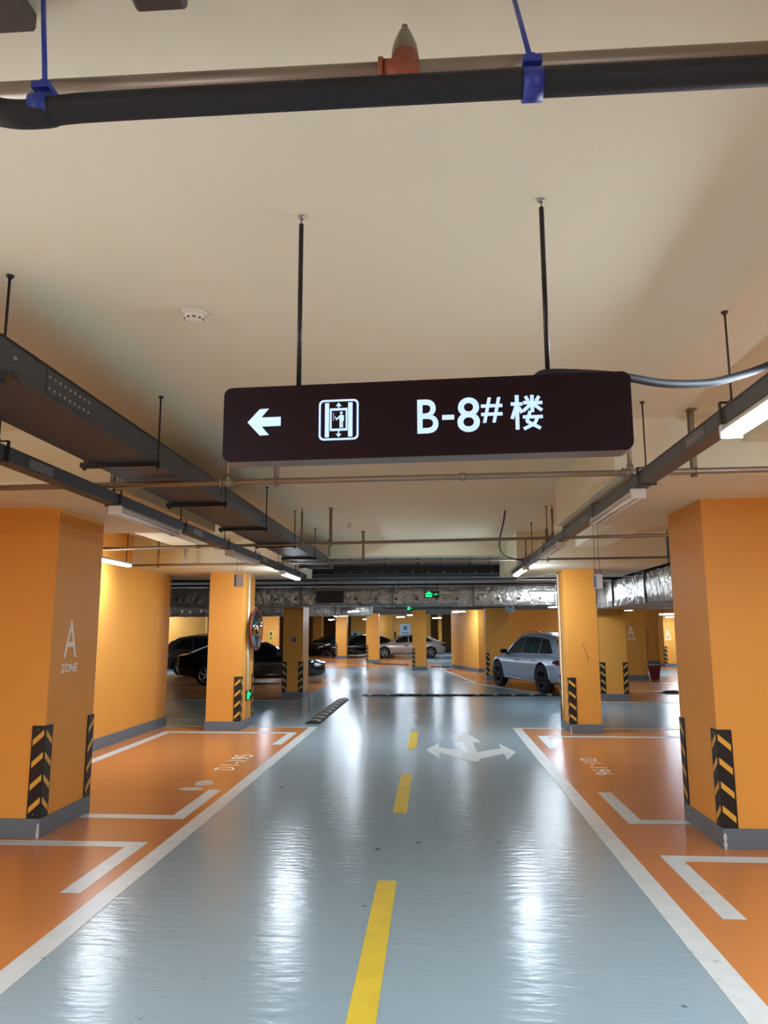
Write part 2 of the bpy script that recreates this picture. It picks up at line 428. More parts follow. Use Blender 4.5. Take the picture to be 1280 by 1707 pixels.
column('orange column cut by the left frame edge with large white A ZONE', -3.54, -3.0, 5.67, 6.47, 2.53, [(-3.0, 5.655)], A(-2.9985, 5.98))
column('orange column cut by the right frame edge with blank faces', 2.05, 2.59, 5.68, 6.48, 2.53, [(2.05, 5.665)])
column('left orange column carrying the round mirror and a white conduit', -3.57, -3.03, 11.6, 12.4, 2.46, [])
column('right orange column with a long scratch, in front of the silver car', 2.03, 2.49, 11.5, 12.3, 2.46, [(2.03, 11.485)])
column('shaded brown-orange column standing in front of the black sedan', -3.48, -3.02, 17.06, 17.86, 2.06)
column('dull orange column right of the scratched one, two striped guards', 3.66, 4.24, 16.77, 17.5, 2.05, [])
column('wide orange column marked A ZONE beside the dark red bin', 5.45, 6.58, 23.57, 24.3, 2.1, [(5.95, 23.555)], A(23.5685, 6.12), '-y')
column('free-standing orange column in the middle of the far hall', -0.82, -0.29, 28.7, 29.5, 2.3)
column('far orange column directly left of the champagne sedan', -3.18, -2.59, 35.0, 35.7, 2.3)
column('far orange column between two dark cars, second from the champagne sedan', -5.29, -4.70, 40.0, 40.7, 2.3)
column('small far orange column beside the nose of the black sedan', -7.62, -7.05, 46.6, 47.3, 2.4)
column('pale orange column touching the nose of the silver car', 1.62, 2.35, 23.3, 24.1, 2.2)
column('bright far column marked A ZONE by the right back wall', 9.42, 10.15, 31.2, 31.9, 2.2, [], A(31.1985, 9.58, 1.5, 1.2), '-y')
column('far brownish column with a yellow-green notice, behind the mirror', -7.94, -7.26, 34.0, 34.7, 2.2)
column('slim far column in the passage right of the free-standing column', 0.30, 0.52, 47.0, 47.5, 2.5)
column('thin orange pier at the back behind the champagne sedan', -3.2, -2.4, 44.6, 45.2, 2.4)

# scratch and scuffs on plaster
sc_ = MB().tube([(2.255, 11.497, 1.33), (2.285, 11.497, 1.24), (2.31, 11.497, 1.15), (2.335, 11.497, 1.08)], 0.004, 5)
for o in bpy.data.objects:
    if o.get('label', '').startswith('right orange column with a long scratch'):
        s_ = build('scratch_mark', sc_, mat('scratch_brown', (150, 95, 50), 0.8), o); s_['label'] = 'thin dark scratch'

# corner guards ------------------------------------------------
def make_guard(label):
    """corner at the origin, wings along -x (on the -y face) and along +y (on the +x face)"""
    g = thing('corner_guard', label, 'corner guard', world=False, group='striped corner guards')
    th, wv, h = 0.010, 0.10, 0.68
    mb = MB(); mb.prism([(-wv, 0), (-wv, -th), (th * 0.6, -th), (th, -th * 0.6), (th, wv), (0, wv), (0, 0)], 0, h)
    build('rubber_angle', mb, M['rubber_black'], g)
    e = 0.0015
    for k in range(4):
        z = 0.055 + k * 0.165
        mb = MB()
        y0 = -th - e
        mb.add([(-wv + 0.012, y0, z - 0.02), (-0.004, y0, z + 0.055), (-0.004, y0, z + 0.100), (-wv + 0.012, y0, z + 0.025),
                (-wv + 0.012, -th, z - 0.02), (-0.004, -th, z + 0.055), (-0.004, -th, z + 0.100), (-wv + 0.012, -th, z + 0.025)],
               [(0, 1, 2, 3), (0, 4, 5, 1), (3, 2, 6, 7), (0, 3, 7, 4)])
        x0 = th + e
        mb.add([(x0, 0.0, z + 0.055), (x0, wv - 0.012, z - 0.02), (x0, wv - 0.012, z + 0.025), (x0, 0.0, z + 0.100),
                (th, 0.0, z + 0.055), (th, wv - 0.012, z - 0.02), (th, wv - 0.012, z + 0.025), (th, 0.0, z + 0.100)],
               [(0, 1, 2, 3), (0, 4, 5, 1), (3, 2, 6, 7), (1, 5, 6, 2)])
        mb.add([(-0.004, y0, z + 0.055), (x0, 0.0, z + 0.055), (x0, 0.0, z + 0.100), (-0.004, y0, z + 0.100)], [(0, 1, 2, 3)])
        build('chevron_stripe', mb, M['yellow_reflect'], g)
    for zz in (0.03, 0.65): build('screw', MB().lathe([(0.0, -0.004), (0.006, -0.003), (0.006, 0)], (-0.05, -th, zz), 'y', 8), M['bolt'], g)
    return g


# (x, y, orientation, z): R = corner with faces -y/+x ; L = faces -y/-x ; BR = +x/+y ; BL = -x/+y
ROT = {'R': 0.0, 'L': -PI / 2, 'BR': PI / 2, 'BL': PI}
gl = [
    (-3.0, 5.67, 'R', 'near corner of the left-edge A ZONE column'),
    (-3.0, 6.47, 'BR', 'far corner of the left-edge A ZONE column'),
    (2.05, 5.68, 'L', 'near corner of the column cut by the right frame edge'),
    (2.05, 6.48, 'BL', 'far corner of the column cut by the right frame edge'),
    (-3.03, 11.6, 'R', 'near corner of the column with the round mirror'),
    (-3.03, 12.4, 'BR', 'far corner of the column with the round mirror'),
    (2.03, 11.5, 'L', 'near corner of the scratched right column'),
    (2.03, 12.3, 'BL', 'far corner of the scratched right column'),
    (-3.48, 17.06, 'L', 'left corner of the shaded column by the black sedan'),
    (-3.02, 17.06, 'R', 'right corner of the shaded column by the black sedan'),
    (3.66, 16.77, 'L', 'left corner of the dull column right of the scratched one'),
    (4.24, 16.77, 'R', 'right corner of the dull column right of the scratched one'),
    (-0.82, 28.7, 'L', 'left corner of the free-standing middle column'),
    (-0.29, 29.5, 'BR', 'rear right corner of the free-standing middle column'),
    (-3.18, 35.0, 'L', 'left corner of the column beside the champagne sedan'),
    (-5.29, 40.0, 'L', 'left corner of the column between the two dark cars'),
    (-7.62, 46.6, 'L', 'left corner of the small far column'),
    (1.62, 23.3, 'L', 'left corner of the column at the silver car nose'),
    (2.35, 23.3, 'R', 'right corner of the column at the silver car nose'),
    (9.42, 31.2, 'L', 'left corner of the bright A ZONE column at the back'),
    (10.15, 31.2, 'R', 'right corner of the bright A ZONE column at the back'),
]
g0 = make_guard('x')
for i, (x, y, k, where) in enumerate(gl):
    g = g0 if i == 0 else dup(g0, (0, 0, 0))
    g.location = (x, y, 0.142); g.rotation_euler = (0, 0, ROT[k]); g['label'] = 'striped guard on the ' + where

# ------------------------------------------------------------------ hanging lightbox sign
SX0, SX1 = -0.665, 0.605
sg = thing('hanging_lightbox_sign', 'dark brown hanging sign reading B-8# with white arrow and lift symbol', 'sign', (-0.03, 2.2, 2.075), rz=-0.055, world=False)
SWD, SHT = 1.265, 0.243


def rrect(x0, x1, z0, z1, r, n=5):
    pts = []
    for cx, cz, a0 in ((x1 - r, z0 + r, -90), (x1 - r, z1 - r, 0), (x0 + r, z1 - r, 90), (x0 + r, z0 + r, 180)):
        for k in range(n + 1):
            a = math.radians(a0 + 90 * k / n); pts.append((cx + r * math.cos(a), cz + r * math.sin(a)))
    return pts


outl = rrect(-SWD / 2, SWD / 2, 0, SHT, 0.026)
build('sign_case', MB().prism(outl, 0.004, 0.085, 'y'), M['sign_body'], sg)
build('face_panel', MB().prism(outl, -0.004, 0.004, 'y'), M['sign_face'], sg)
K = SWD / 679.0


def sp(px, py):   # photo pixel on the sign face -> local x, z
    t = (px - 369) / 679.0
    mid = 708.5 + (691.0 - 708.5) * t; ht = 123 + (132 - 123) * t
    return ((px - 369) * K - SWD / 2, SHT / 2 + (mid - py) / ht * SHT)


def sign_poly(pts, y0=-0.0055, y1=-0.0035, name='x', m=None): return MB().prism([sp(*p) for p in pts], y0, y1, 'y')


P_ = [(412, 705), (433, 683), (449, 682), (436, 697), (470, 696), (470, 711), (437, 712), (450, 726), (434, 727)]
ar = MB().prism([sp(*p) for p in P_], -0.0055, -0.0035, 'y')
build('arrow_symbol', ar, M['letter'], sg)
ic = MB()
def ibar(x0, y0, x1, y1): a = sp(x0, y0); b = sp(x1, y1); ic.box(min(a[0], b[0]), max(a[0], b[0]), -0.0055, -0.0035, min(a[1], b[1]), max(a[1], b[1]))
# rounded outer frame
o_, i_ = rrect(*[sp(536, 736)[0], sp(604, 736)[0]], sp(570, 736)[1], sp(570, 668)[1], 0.016), rrect(sp(539.4, 736)[0], sp(600.6, 736)[0], sp(570, 732.6)[1], sp(570, 671.4)[1], 0.011)
n_ = len(o_); ic.add([(p[0], -0.0055, p[1]) for p in o_] + [(p[0], -0.0055, p[1]) for p in i_], [(i, (i + 1) % n_, n_ + (i + 1) % n_, n_ + i) for i in range(n_)])
ibar(546.5, 674, 553.5, 731); ibar(586, 673, 593.5, 730)
for b in ((555, 683, 585, 686), (555, 717, 585, 720), (555, 683, 558, 720), (582, 683, 585, 720)): ibar(*b)
ibar(568.9, 677, 571, 683); ibar(568.9, 720, 571, 728)
ic.prism([sp(569.9, 673), sp(565, 679), sp(574.8, 679)], -0.0055, -0.0035, 'y'); ic.prism([sp(569.9, 731), sp(565, 725.5), sp(574.8, 725.5)], -0.0055, -0.0035, 'y')
ibar(571.3, 694, 577.6, 704); ibar(571.6, 704, 574, 715); ibar(574.8, 704, 577.2, 715)
hd = sp(574.4, 690.5); ic.add([(hd[0] + 0.0045 * math.cos(k * PI / 5), -0.0055, hd[1] + 0.0045 * math.sin(k * PI / 5)) for k in range(10)], [tuple(range(10))])
ic.prism([sp(571.5, 695), sp(566, 700), sp(564, 696), sp(563, 697.5), sp(566, 703), sp(571.5, 698.5)], -0.0055, -0.0035, 'y')
for yy in (691, 694.5, 698, 701.5): ibar(560.4, yy, 561.8, yy + 1.4)
ibar(577.8, 695, 578.8, 704)
build('lift_symbol', ic, M['letter'], sg)


def sign_text(s, cx, cy_, hpx, wpx, name):
    mb = text_mb(s, 0.1, 0.001, 0.0012)
    xs = [v[0] for v in mb.v]; ys = [v[1] for v in mb.v]
    a = wpx * K / (max(xs) - min(xs)); b = hpx / 128.0 * SHT / (max(ys) - min(ys))
    X, Zc = sp(cx, cy_)
    mb.v = [(v[0] * a + X, -0.0045 - v[2], v[1] * b + Zc) for v in mb.v]
    build(name, mb, M['letter'], sg)


sign_text('B', 720, 698, 57, 35, 'letter_b')
sign_text('-', 753.5, 700, 8, 20, 'hyphen')
sign_text('8', 787, 696, 58, 37, 'digit_eight')
sign_text('#', 825, 688.5, 42, 35, 'hash_mark')
# the character for "building", strokes as bars
ch = MB()
def stroke(x0, y0, x1, y1, t=5.6):
    dx, dy = x1 - x0, y1 - y0; L_ = math.hypot(dx, dy); nx, ny = -dy / L_ * t / 2, dx / L_ * t / 2
    pts = [(x0 + nx, y0 + ny), (x1 + nx, y1 + ny), (x1 - nx, y1 - ny), (x0 - nx, y0 - ny)]
    ch.prism([sp(856 + p[0], 664 + p[1]) for p in pts], -0.0055, -0.0035, 'y')
for s_ in ((0, 15, 19, 15), (10, 0, 10, 58, 6.4), (9, 17, 1.5, 40), (12, 20, 18, 30), (34.5, 0, 34.5, 29, 6), (20, 13, 51, 13), (24, 2, 28, 10), (46, 2, 41, 10),
           (33, 15, 20, 27), (36, 15, 50, 26), (19, 37, 51, 36.5), (31, 27, 25, 45), (25, 44, 47, 56), (43, 37, 37, 49), (38, 48, 20, 57)):
    stroke(*s_)
build('character', ch, M['letter'], sg)
for px, x in ((495, -0.40), (907, 0.395)):
    rd = MB().tube([(x, 0.045, SHT), (x, 0.045, CZ - 2.075 - 0.03)], 0.008, 10); build('hanging_rod', rd, M['black_rod'], sg)
    rd = MB().tube([(x, 0.045, CZ - 2.075 - 0.04), (x, 0.045, CZ - 2.075)], 0.003, 8); rd.lathe([(0.0, 0), (0.006, 0), (0.012, 0.006), (0.012, 0.01)], (x, 0.045, CZ - 2.075 - 0.012), 'z', 10)
    build('ceiling_anchor', rd, M['bolt'], sg)
# black cable from the sign top to the right
def smooth_path(pts, n=6):
    pts = [Vector(p) for p in pts]; out = []
    for i in range(len(pts) - 1):
        p0 = pts[max(i - 1, 0)]; p1 = pts[i]; p2 = pts[i + 1]; p3 = pts[min(i + 2, len(pts) - 1)]
        for k in range(n):
            t = k / n
            out.append(0.5 * ((2 * p1) + (-p0 + p2) * t + (2 * p0 - 5 * p1 + 4 * p2 - p3) * t * t + (-p0 + 3 * p1 - 3 * p2 + p3) * t ** 3))
    return out + [pts[-1]]


cb = smooth_path([(0.33, 2.22, 2.322), (0.36, 2.22, 2.337), (0.46, 2.23, 2.338), (0.60, 2.26, 2.335), (0.75, 2.33, 2.333), (0.92, 2.42, 2.36), (1.04, 2.48, 2.40), (1.14, 2.52, 2.44), (1.262, 2.56, 2.497)])
tag(build('power_cable', MB().tube(cb, 0.0135, 10), M['cable'], loc=(0.33, 2.22, 2.322)), 'thick black cable drooping from the sign top to the right tray', 'cable')

# ------------------------------------------------------------------ trays with their rods
def threaded(mb, x, y, z0, z1, r=0.005):
    mb.tube([(x, y, z0), (x, y, z1)], r, 8)
    mb.lathe([(0, z1 - 0.012), (0.010, z1 - 0.012), (0.016, z1 - 0.002), (0.016, z1)], (x, y, 0), 'z', 10)


def tray(name, label, xc, wd, z0, z1, ya, yb, rod_ys, side, m):
    t = thing(name, label, 'cable tray', (xc, ya, z0))
    mb = MB(); x0, x1 = xc - wd / 2, xc + wd / 2
    prof = [(x0, z0), (x1, z0), (x1, z1), (x1 - 0.012, z1), (x1 - 0.012, z0 + 0.004), (x0 + 0.012, z0 + 0.004), (x0 + 0.012, z1), (x0, z1)]
    mb = MB(); mb.box(x0, x1, ya, yb, z0, z1)
    lip = MB(); lip.box(x0 - 0.004, x1 + 0.004, ya, yb, z1, z1 + 0.006)
    build('channel', mb, m, t); build('cover', lip, m, t)
    for yy in rod_ys:
        r = MB(); threaded(r, xc + 0.0, yy, z1 + 0.03, CZ)
        rr = build('hanger_rod', r, M['rod'], t)
        c = MB()
        c.box(x0 - 0.012, x1 + 0.012, yy - 0.012, yy + 0.012, z1 + 0.028, z1 + 0.032); c.box(x0 - 0.012, x0 - 0.008, yy - 0.012, yy + 0.012, z0 - 0.006, z1 + 0.03)
        c.box(x1 + 0.008, x1 + 0.012, yy - 0.012, yy + 0.012, z0 - 0.006, z1 + 0.03); c.box(x0 - 0.012, x1 + 0.012, yy - 0.012, yy + 0.012, z0 - 0.008, z0 - 0.004)
        c.lathe([(0, z1 + 0.032), (0.011, z1 + 0.032), (0.011, z1 + 0.042), (0, z1 + 0.042)], (xc, yy, 0), 'z', 6, False)
        build('clamp', c, M['black_rod'], rr)
    for yy in rod_ys[::2]:
        s = MB(); s.box(x0 - 0.003, x0, yy + 0.22, yy + 0.46, z0 + 0.01, z1 - 0.01); s.box(x1, x1 + 0.003, yy + 0.22, yy + 0.46, z0 + 0.01, z1 - 0.01)
        for k in range(6):
            for zz in (z0 + 0.022, z1 - 0.022):
                s.lathe([(0, -0.006), (0.005, -0.006), (0.006, 0)], (0, 0, 0), 'x', 6) if False else None
                s.box(x1 + 0.003, x1 + 0.008, yy + 0.24 + k * 0.035, yy + 0.25 + k * 0.035, zz - 0.004, zz + 0.004)
                s.box(x0 - 0.008, x0 - 0.003, yy + 0.24 + k * 0.035, yy + 0.25 + k * 0.035, zz - 0.004, zz + 0.004)
        build('splice_plate', s, M['bolt'], t)
    return t


tray('cable_tray', 'grey metal cable tray running along the right side of the lane', 1.30, 0.085, 2.415, 2.485, -3.0, 11.9, [0.55, 1.85, 3.15, 4.45, 5.75, 7.05, 8.35, 9.65, 10.95], 1, M['tray_metal'])
tray('cable_tray', 'dark metal cable tray running along the left side under the duct', -2.17, 0.085, 2.39, 2.46, -3.0, 12.3, [0.7, 2.1, 3.45, 4.8, 6.15, 7.5, 8.85, 10.2, 11.5], -1, M['dark_metal'])

# wide dark trunking, upper left
td = thing('cable_trunking', 'wide dark grey rectangular trunking hung under the ceiling at left', 'trunking', (-1.83, 2.55, 2.53))
build('trunking_body', MB().box(-2.03, -1.635, 2.55, 12.0, 2.532, 2.665), M['dark_metal'], td)
build('trunking_lid', MB().box(-2.035, -1.63, 2.56, 12.0, 2.665, 2.672), M['black_rod'], td)
cp = MB()
for k in range(9):
    for zz in (2.575, 2.625):
        cp.lathe([(0.0, 0.009), (0.006, 0.007), (0.008, 0.0)], (-1.635, 2.92 + k * 0.045, zz), 'x', 8)
cp.lathe([(0.0, 0.009), (0.008, 0.007), (0.010, 0.0)], (-1.635, 2.66, 2.61), 'x', 8)
build('bolt_row', cp, M['bolt'], td)
build('splice_plate', MB().box(-1.635, -1.632, 2.9, 3.32, 2.55, 2.65), M['dark_metal'], td)
for yy in (2.60, 4.13, 5.55, 6.97, 8.45, 9.95, 11.3):
    hb = MB(); hb.box(-2.075, -1.59, yy - 0.02, yy + 0.02, 2.50, 2.53); b = build('trapeze_bar', hb, M['black_rod'], td)
    for xx in (-2.055, -1.61 if yy > 3 else -1.645):
        r = MB(); threaded(r, xx, yy, 2.485, CZ, 0.0055); r.lathe([(0, 2.488), (0.011, 2.488), (0.011, 2.499), (0, 2.499)], (xx, yy, 0), 'z', 6, False)
        build('hanger_rod', r, M['black_rod'], b)

# ------------------------------------------------------------------ lamps
def make_lamp(lit, L_=1.18):
    t = thing('tube_lamp', 'x', 'lamp', world=False)
    h = MB(); h.prism([(-0.022, 0.0), (0.022, 0.0), (0.045, -0.028), (0.045, -0.034), (-0.045, -0.034), (-0.045, -0.028)], 0.0, L_, 'y')
    build('housing', h, M['lamp_white'], t)
    for ye in (0, L_): build('end_cap', MB().bevbox(-0.046, 0.046, ye - 0.012, ye + 0.012, -0.062, 0.0, 0.004), M['lamp_white'], t)
    if lit:
        d = MB(); d.prism([(-0.040, -0.034), (0.040, -0.034), (0.036, -0.05), (0.018, -0.062), (-0.018, -0.062), (-0.036, -0.05)], 0.02, L_ - 0.02, 'y')
        build('lit_diffuser', d, M['tube_on'], t)
    else:
        for xx in (-0.021, 0.021):
            d = MB().tube([(xx, 0.012, -0.048), (xx, L_ - 0.012, -0.048)], 0.0125, 12); build('lamp_tube', d, M['tube_off'], t)
        e = MB(); e.box(-0.003, 0.003, 0.012, L_ - 0.012, -0.045, -0.034); build('reflector_ridge', e, M['lamp_white'], t)
    return t


lit0 = make_lamp(True); off0 = make_lamp(False)
used = {'lit': False, 'off': False}


def lamp(kind, x, y, z, rz, label, group=None):
    src = lit0 if kind == 'lit' else off0
    if not used[kind]: o = src; used[kind] = True; o.location = (x, y, z); o.rotation_euler = (0, 0, rz)
    else: o = dup(src, (x, y, z), rz)
    o['label'] = label
    if group: o['group'] = group
    elif 'group' in o: del o['group']
    return o


RX, LX, RZ, LZ = 1.27, -2.13, 2.405, 2.380
lamp('lit', RX, 1.93, RZ, 0, 'bright lit lamp under the near right tray, cut by the frame edge')
lamp('lit', RX, 10.15, RZ, 0, 'lit lamp at the far end of the right cable tray')
lamp('lit', LX, 10.3, LZ, 0, 'lit lamp at the far end of the left cable tray')
lamp('off', RX, 4.55, RZ, 0, 'unlit twin tube lamp under the right tray, nearest of its row')
lamp('off', RX, 7.35, RZ, 0, 'unlit twin tube lamp midway along the right tray')
lamp('off', LX, 4.75, LZ, 0, 'unlit twin tube lamp under the left tray, nearest of its row')
lamp('off', LX, 7.55, LZ, 0, 'unlit twin tube lamp midway along the left tray')
lw = lamp('lit', -4.08, 8.42, 2.45, 0, 'lit tube lamp hanging by cords in front of the left wall')
for yy in (0.08, 1.1):
    build('suspension_cord', MB().tube([(0, yy, 0.0), (0.008, yy, 0.25), (0, yy, CZ - 2.45)], 0.006, 6), M['black_rod'], lw)
# unseen lamps behind the viewpoint and beside the lane, added to brighten the foreground
lamp('lit', RX, -1.4, RZ, 0, 'added lit lamp under the right tray behind the viewpoint', 'added lamps over the near lane')
lamp('lit', LX, -1.4, LZ, 0, 'added lit lamp under the left tray behind the viewpoint', 'added lamps over the near lane')
lamp('lit', LX, 1.1, LZ, 0, 'added lit lamp under the near end of the left tray', 'added lamps over the near lane')


def hung(x, y, z, rz, label, group=None, kind='lit'):
    o = lamp(kind, x, y, z, rz, label, group)
    for yy in (0.1, 1.08):
        build('suspension_cord', MB().tube([(0, yy, 0.0), (0, yy, CZ + 0.05 - z if y > 13.3 else CZ - z)], 0.004, 6), M['black_rod'], o)
    return o


hung(3.14, 15.3, 2.33, PI / 2, 'lit lamp hanging crosswise before the foil duct, left of the scratched column')
hung(5.9, 5.6, 2.40, 0, 'added lit lamp over the right bays, behind the right frame-edge column')  # this and the next four are unseen lamps added to even out the light
hung(3.0, 2.6, 2.40, 0, 'added lit lamp over the near right bay outside the frame')
hung(-3.83, 1.4, 2.36, 0, 'added lit lamp along the left wall outside the frame')
hung(-3.83, -3.4, 2.36, 0, 'added lit lamp along the left wall behind the viewpoint')
hung(3.3, -3.4, 2.40, 0, 'added lit lamp over the right bay behind the viewpoint')
farl = [(0.95, 26.9, 2.22, 'over the passage right of the free-standing column'), (-0.9, 32.0, 2.2, 'behind the free-standing middle column'),
        (6.6, 26.2, 2.2, 'above the A ZONE column beside the red bin'), (8.4, 26.8, 2.1, 'front one of the pair at right'),
        (9.6, 30.0, 2.05, 'rear one of the pair at right'), (-2.2, 20.6, 2.1, 'in front of the second foil duct'),
        (-5.3, 38.5, 2.1, 'between the two far dark cars'), (1.5, 44.0, 1.95, 'deep in the far right passage'),
        (-6.2, 27.5, 2.2, 'beyond the shaded column'), (-3.6, 28.0, 2.1, 'over the bright far floor'),
        (3.5, 20.6, 2.2, 'over the silver car'), (-8.6, 32.2, 2.2, 'beyond the mirror'), (-6.2, 33.0, 2.1, 'left of the far columns'),
        (8.4, 18.2, 2.2, 'over the right cross aisle'), (-4.0, 44.0, 2.2, 'near the far end wall'), (12.0, 26.5, 2.2, 'at the far right side'),
        (0.2, 37.0, 2.15, 'over the far passage'), (-10.4, 27.0, 2.2, 'added to brighten the left side wall'), (-11.0, 21.0, 2.2, 'added at the far left beyond the left wall'), (-1.6, 36.8, 2.2, 'added before the champagne sedan'), (-3.9, 33.0, 2.2, 'added before the column beside the champagne sedan'),  # side wall, far left and sedan lamps are added for brightness
        (-3.0, 47.5, 2.2, 'added before the far end wall')]
for x, y, z, wh in farl: hung(x + 0.2, y - 0.5, z, 0.36, 'lit hanging lamp ' + wh)  # several of the far lamps are added to brighten the far hall
hung(1.9, 46.0, 1.9, 0, 'lit lamp lengthwise at the end of the passage')

# ------------------------------------------------------------------ pipes
def pipe(label, pts, r, m, stands=(), brackets=(), couplings=()):
    t = thing('sprinkler_pipe', label, 'pipe', pts[0])
    build('pipe_run', MB().tube(pts, r, 14), m, t)
    p0, p1 = Vector(pts[0]), Vector(pts[-1])
    at = lambda x: p0 + (p1 - p0) * ((x - p0.x) / (p1.x - p0.x))
    for x, zt in stands:
        q = at(x)
        s = MB(); s.tube([(x, q.y, q.z), (x, q.y, zt - 0.07)], r * 0.72, 10); st = build('standpipe', s, m, t)
        f = MB(); f.tube([(x - 0.045, q.y, at(x - .045).z), (x + 0.045, q.y, at(x + .045).z)], r * 1.35, 12); f.tube([(x, q.y, q.z), (x, q.y, q.z + 0.05)], r * 1.1, 12)
        for dx in (-0.045, 0.045): f.tube([(x + dx - 0.006, q.y, q.z), (x + dx + 0.006, q.y, q.z)], r * 1.55, 12)
        build('tee_fitting', f, M['galv'], t)
        h = MB(); h.lathe([(r * 0.8, zt - 0.07), (r * 0.8, zt - 0.05), (r * 0.45, zt - 0.042), (r * 0.25, zt - 0.015), (r * 0.6, zt - 0.012), (r * 0.6, zt - 0.008), (0.0, zt)], (x, q.y, 0), 'z', 10)
        build('sprinkler_head', h, M['brass'], st)
    for x, zt in brackets:
        q = at(x)
        b = MB(); b.box(x - 0.018, x - 0.014, q.y + r, q.y + r + 0.03, q.z - 0.035, zt); b.box(x - 0.018, x + 0.018, q.y + r, q.y + r + 0.004, q.z - 0.035, zt)
        b.box(x - 0.03, x + 0.03, q.y - 0.02, q.y + r + 0.03, zt - 0.005, zt)
        br = build('angle_bracket', b, M['galv'], t)
        u = MB(); u.tube([(x, q.y + (r + 0.004) * math.cos(a), q.z + (r + 0.004) * math.sin(a)) for a in [k * PI / 8 for k in range(17)]], 0.004, 6)
        build('u_bolt', u, M['galv'], br)
    for x in couplings:
        q = at(x); qa, qb = at(x - 0.02), at(x + 0.02)
        build('coupling', MB().tube([qa, qb], r * 1.3, 12), m, t)
    return t


pipe('nearest thin grey sprinkler pipe crossing under the hanging sign', [(-4.42, 4.62, 2.475), (5.9, 4.62, 2.56)], 0.0195, M['galv'],
     [(-1.33, 2.86), (1.25, 2.89)], [(-1.01, CZ), (1.655, CZ)], [-2.4, 0.2, 3.0])
pipe('middle grey sprinkler pipe crossing behind the sign', [(-4.42, 8.25, 2.475), (4.6, 8.25, 2.60)], 0.018, M['galv'],
     [(-1.49, 2.93), (1.345, 2.925)], [(-1.16, CZ), (1.5, CZ)], [-2.7])
pipe('farthest thin sprinkler pipe along the front of the rear drop panels', [(-4.42, 10.3, 2.47), (3.4, 10.3, 2.52)], 0.016, M['galv'],
     [(-1.46, 2.80), (1.30, 2.82)], [(-0.98, CZ), (-3.95, CZ), (-3.55, 2.70), (1.6, CZ)], [-2.2])
# big near pipe: steel main plus black insulated pipe in blue straps
tm = thing('insulated_pipe', 'large black foam-covered pipe crossing the top of the picture', 'pipe', (0, 1.30, 2.6))
pp = [(-1.45, 1.22, 2.78), (-1.12, 1.25, 2.72), (-0.98, 1.27, 2.645), (-0.90, 1.28, 2.600), (-0.84, 1.285, 2.582), (-0.77, 1.29, 2.583), (-0.70, 1.29, 2.591), (-0.3, 1.29, 2.594), (0.2, 1.29, 2.596), (0.7, 1.29, 2.597), (1.6, 1.29, 2.60)]
rr = [0.030] * len(pp); rr[5] = 0.026
build('foam_cover', MB().tube(smooth_path(pp, 5), 0.0275, 16), M['foam_black'], tm)
for x, top in ((-0.775, (-0.83, 1.345, CZ)), (0.205, (0.196, 1.44, CZ))):
    s = MB()
    s.tube([(x - 0.019, 1.29, 2.592), (x + 0.019, 1.29, 2.592)], 0.0315, 18)
    s.box(x - 0.018, x + 0.018, 1.27, 1.31, 2.628, 2.642)
    b = build('pipe_clamp', s, M['blue_strap'], tm)
    s = MB(); s.tube([(x, 1.29, 2.64), Vector(top)], 0.0055, 8); s.lathe([(0, 2.64), (0.011, 2.64), (0.011, 2.655), (0, 2.655)], (x, 1.29, 0), 'z', 6, False)
    build('hanger_rod', s, M['blue_strap'], b)
ts = thing('steel_pipe', 'grey steel pipe just behind the black insulated pipe', 'pipe', (0, 1.40, 2.72))
build('pipe_run', MB().tube([(-2.2, 1.40, 2.722), (2.2, 1.40, 2.722)], 0.026, 18), M['galv'], ts)
XC = -0.045
f = MB(); f.tube([(XC - 0.048, 1.40, 2.722), (XC + 0.03, 1.40, 2.722)], 0.0305, 16); f.tube([(XC - 0.056, 1.40, 2.722), (XC - 0.046, 1.40, 2.722)], 0.035, 16)
f.tube([(XC, 1.40, 2.66), (XC, 1.40, 2.70), (XC, 1.40, 2.765)], [0.012, 0.03, 0.029], 16)
build('grooved_tee', f, M['orange_fit'], ts)
f = MB(); f.lathe([(0.029, 2.765), (0.027, 2.785), (0.016, 2.815), (0.010, 2.828), (0.006, 2.832), (0.007, 2.838), (0.0001, 2.842)], (XC, 1.40, 0), 'z', 14)
build('sprinkler_head', f, M['galv'], ts)
# dark blocks on the ceiling at the top edge
for i, (x0, x1, y1, lb) in enumerate(((-0.98, -0.875, 1.41, 'dark brown block on the ceiling at the top left corner'),
                                      (-0.63, -0.515, 1.375, 'dark brown block on the ceiling, middle of the three at the top edge'),
                                      (-0.20, -0.08, 1.345, 'dark brown block barely showing at the top edge, right of the others'))):
    mb = MB().bevbox(x0, x1, y1 - 0.35, y1, CZ - 0.05, CZ, 0.008)
    tag(build('ceiling_block', mb, mat('dark_brown_metal', (74, 62, 54), 0.6) if i == 0 else bpy.data.materials['dark_brown_metal'], loc=(x0, y1, CZ - 0.05)), lb, 'block')

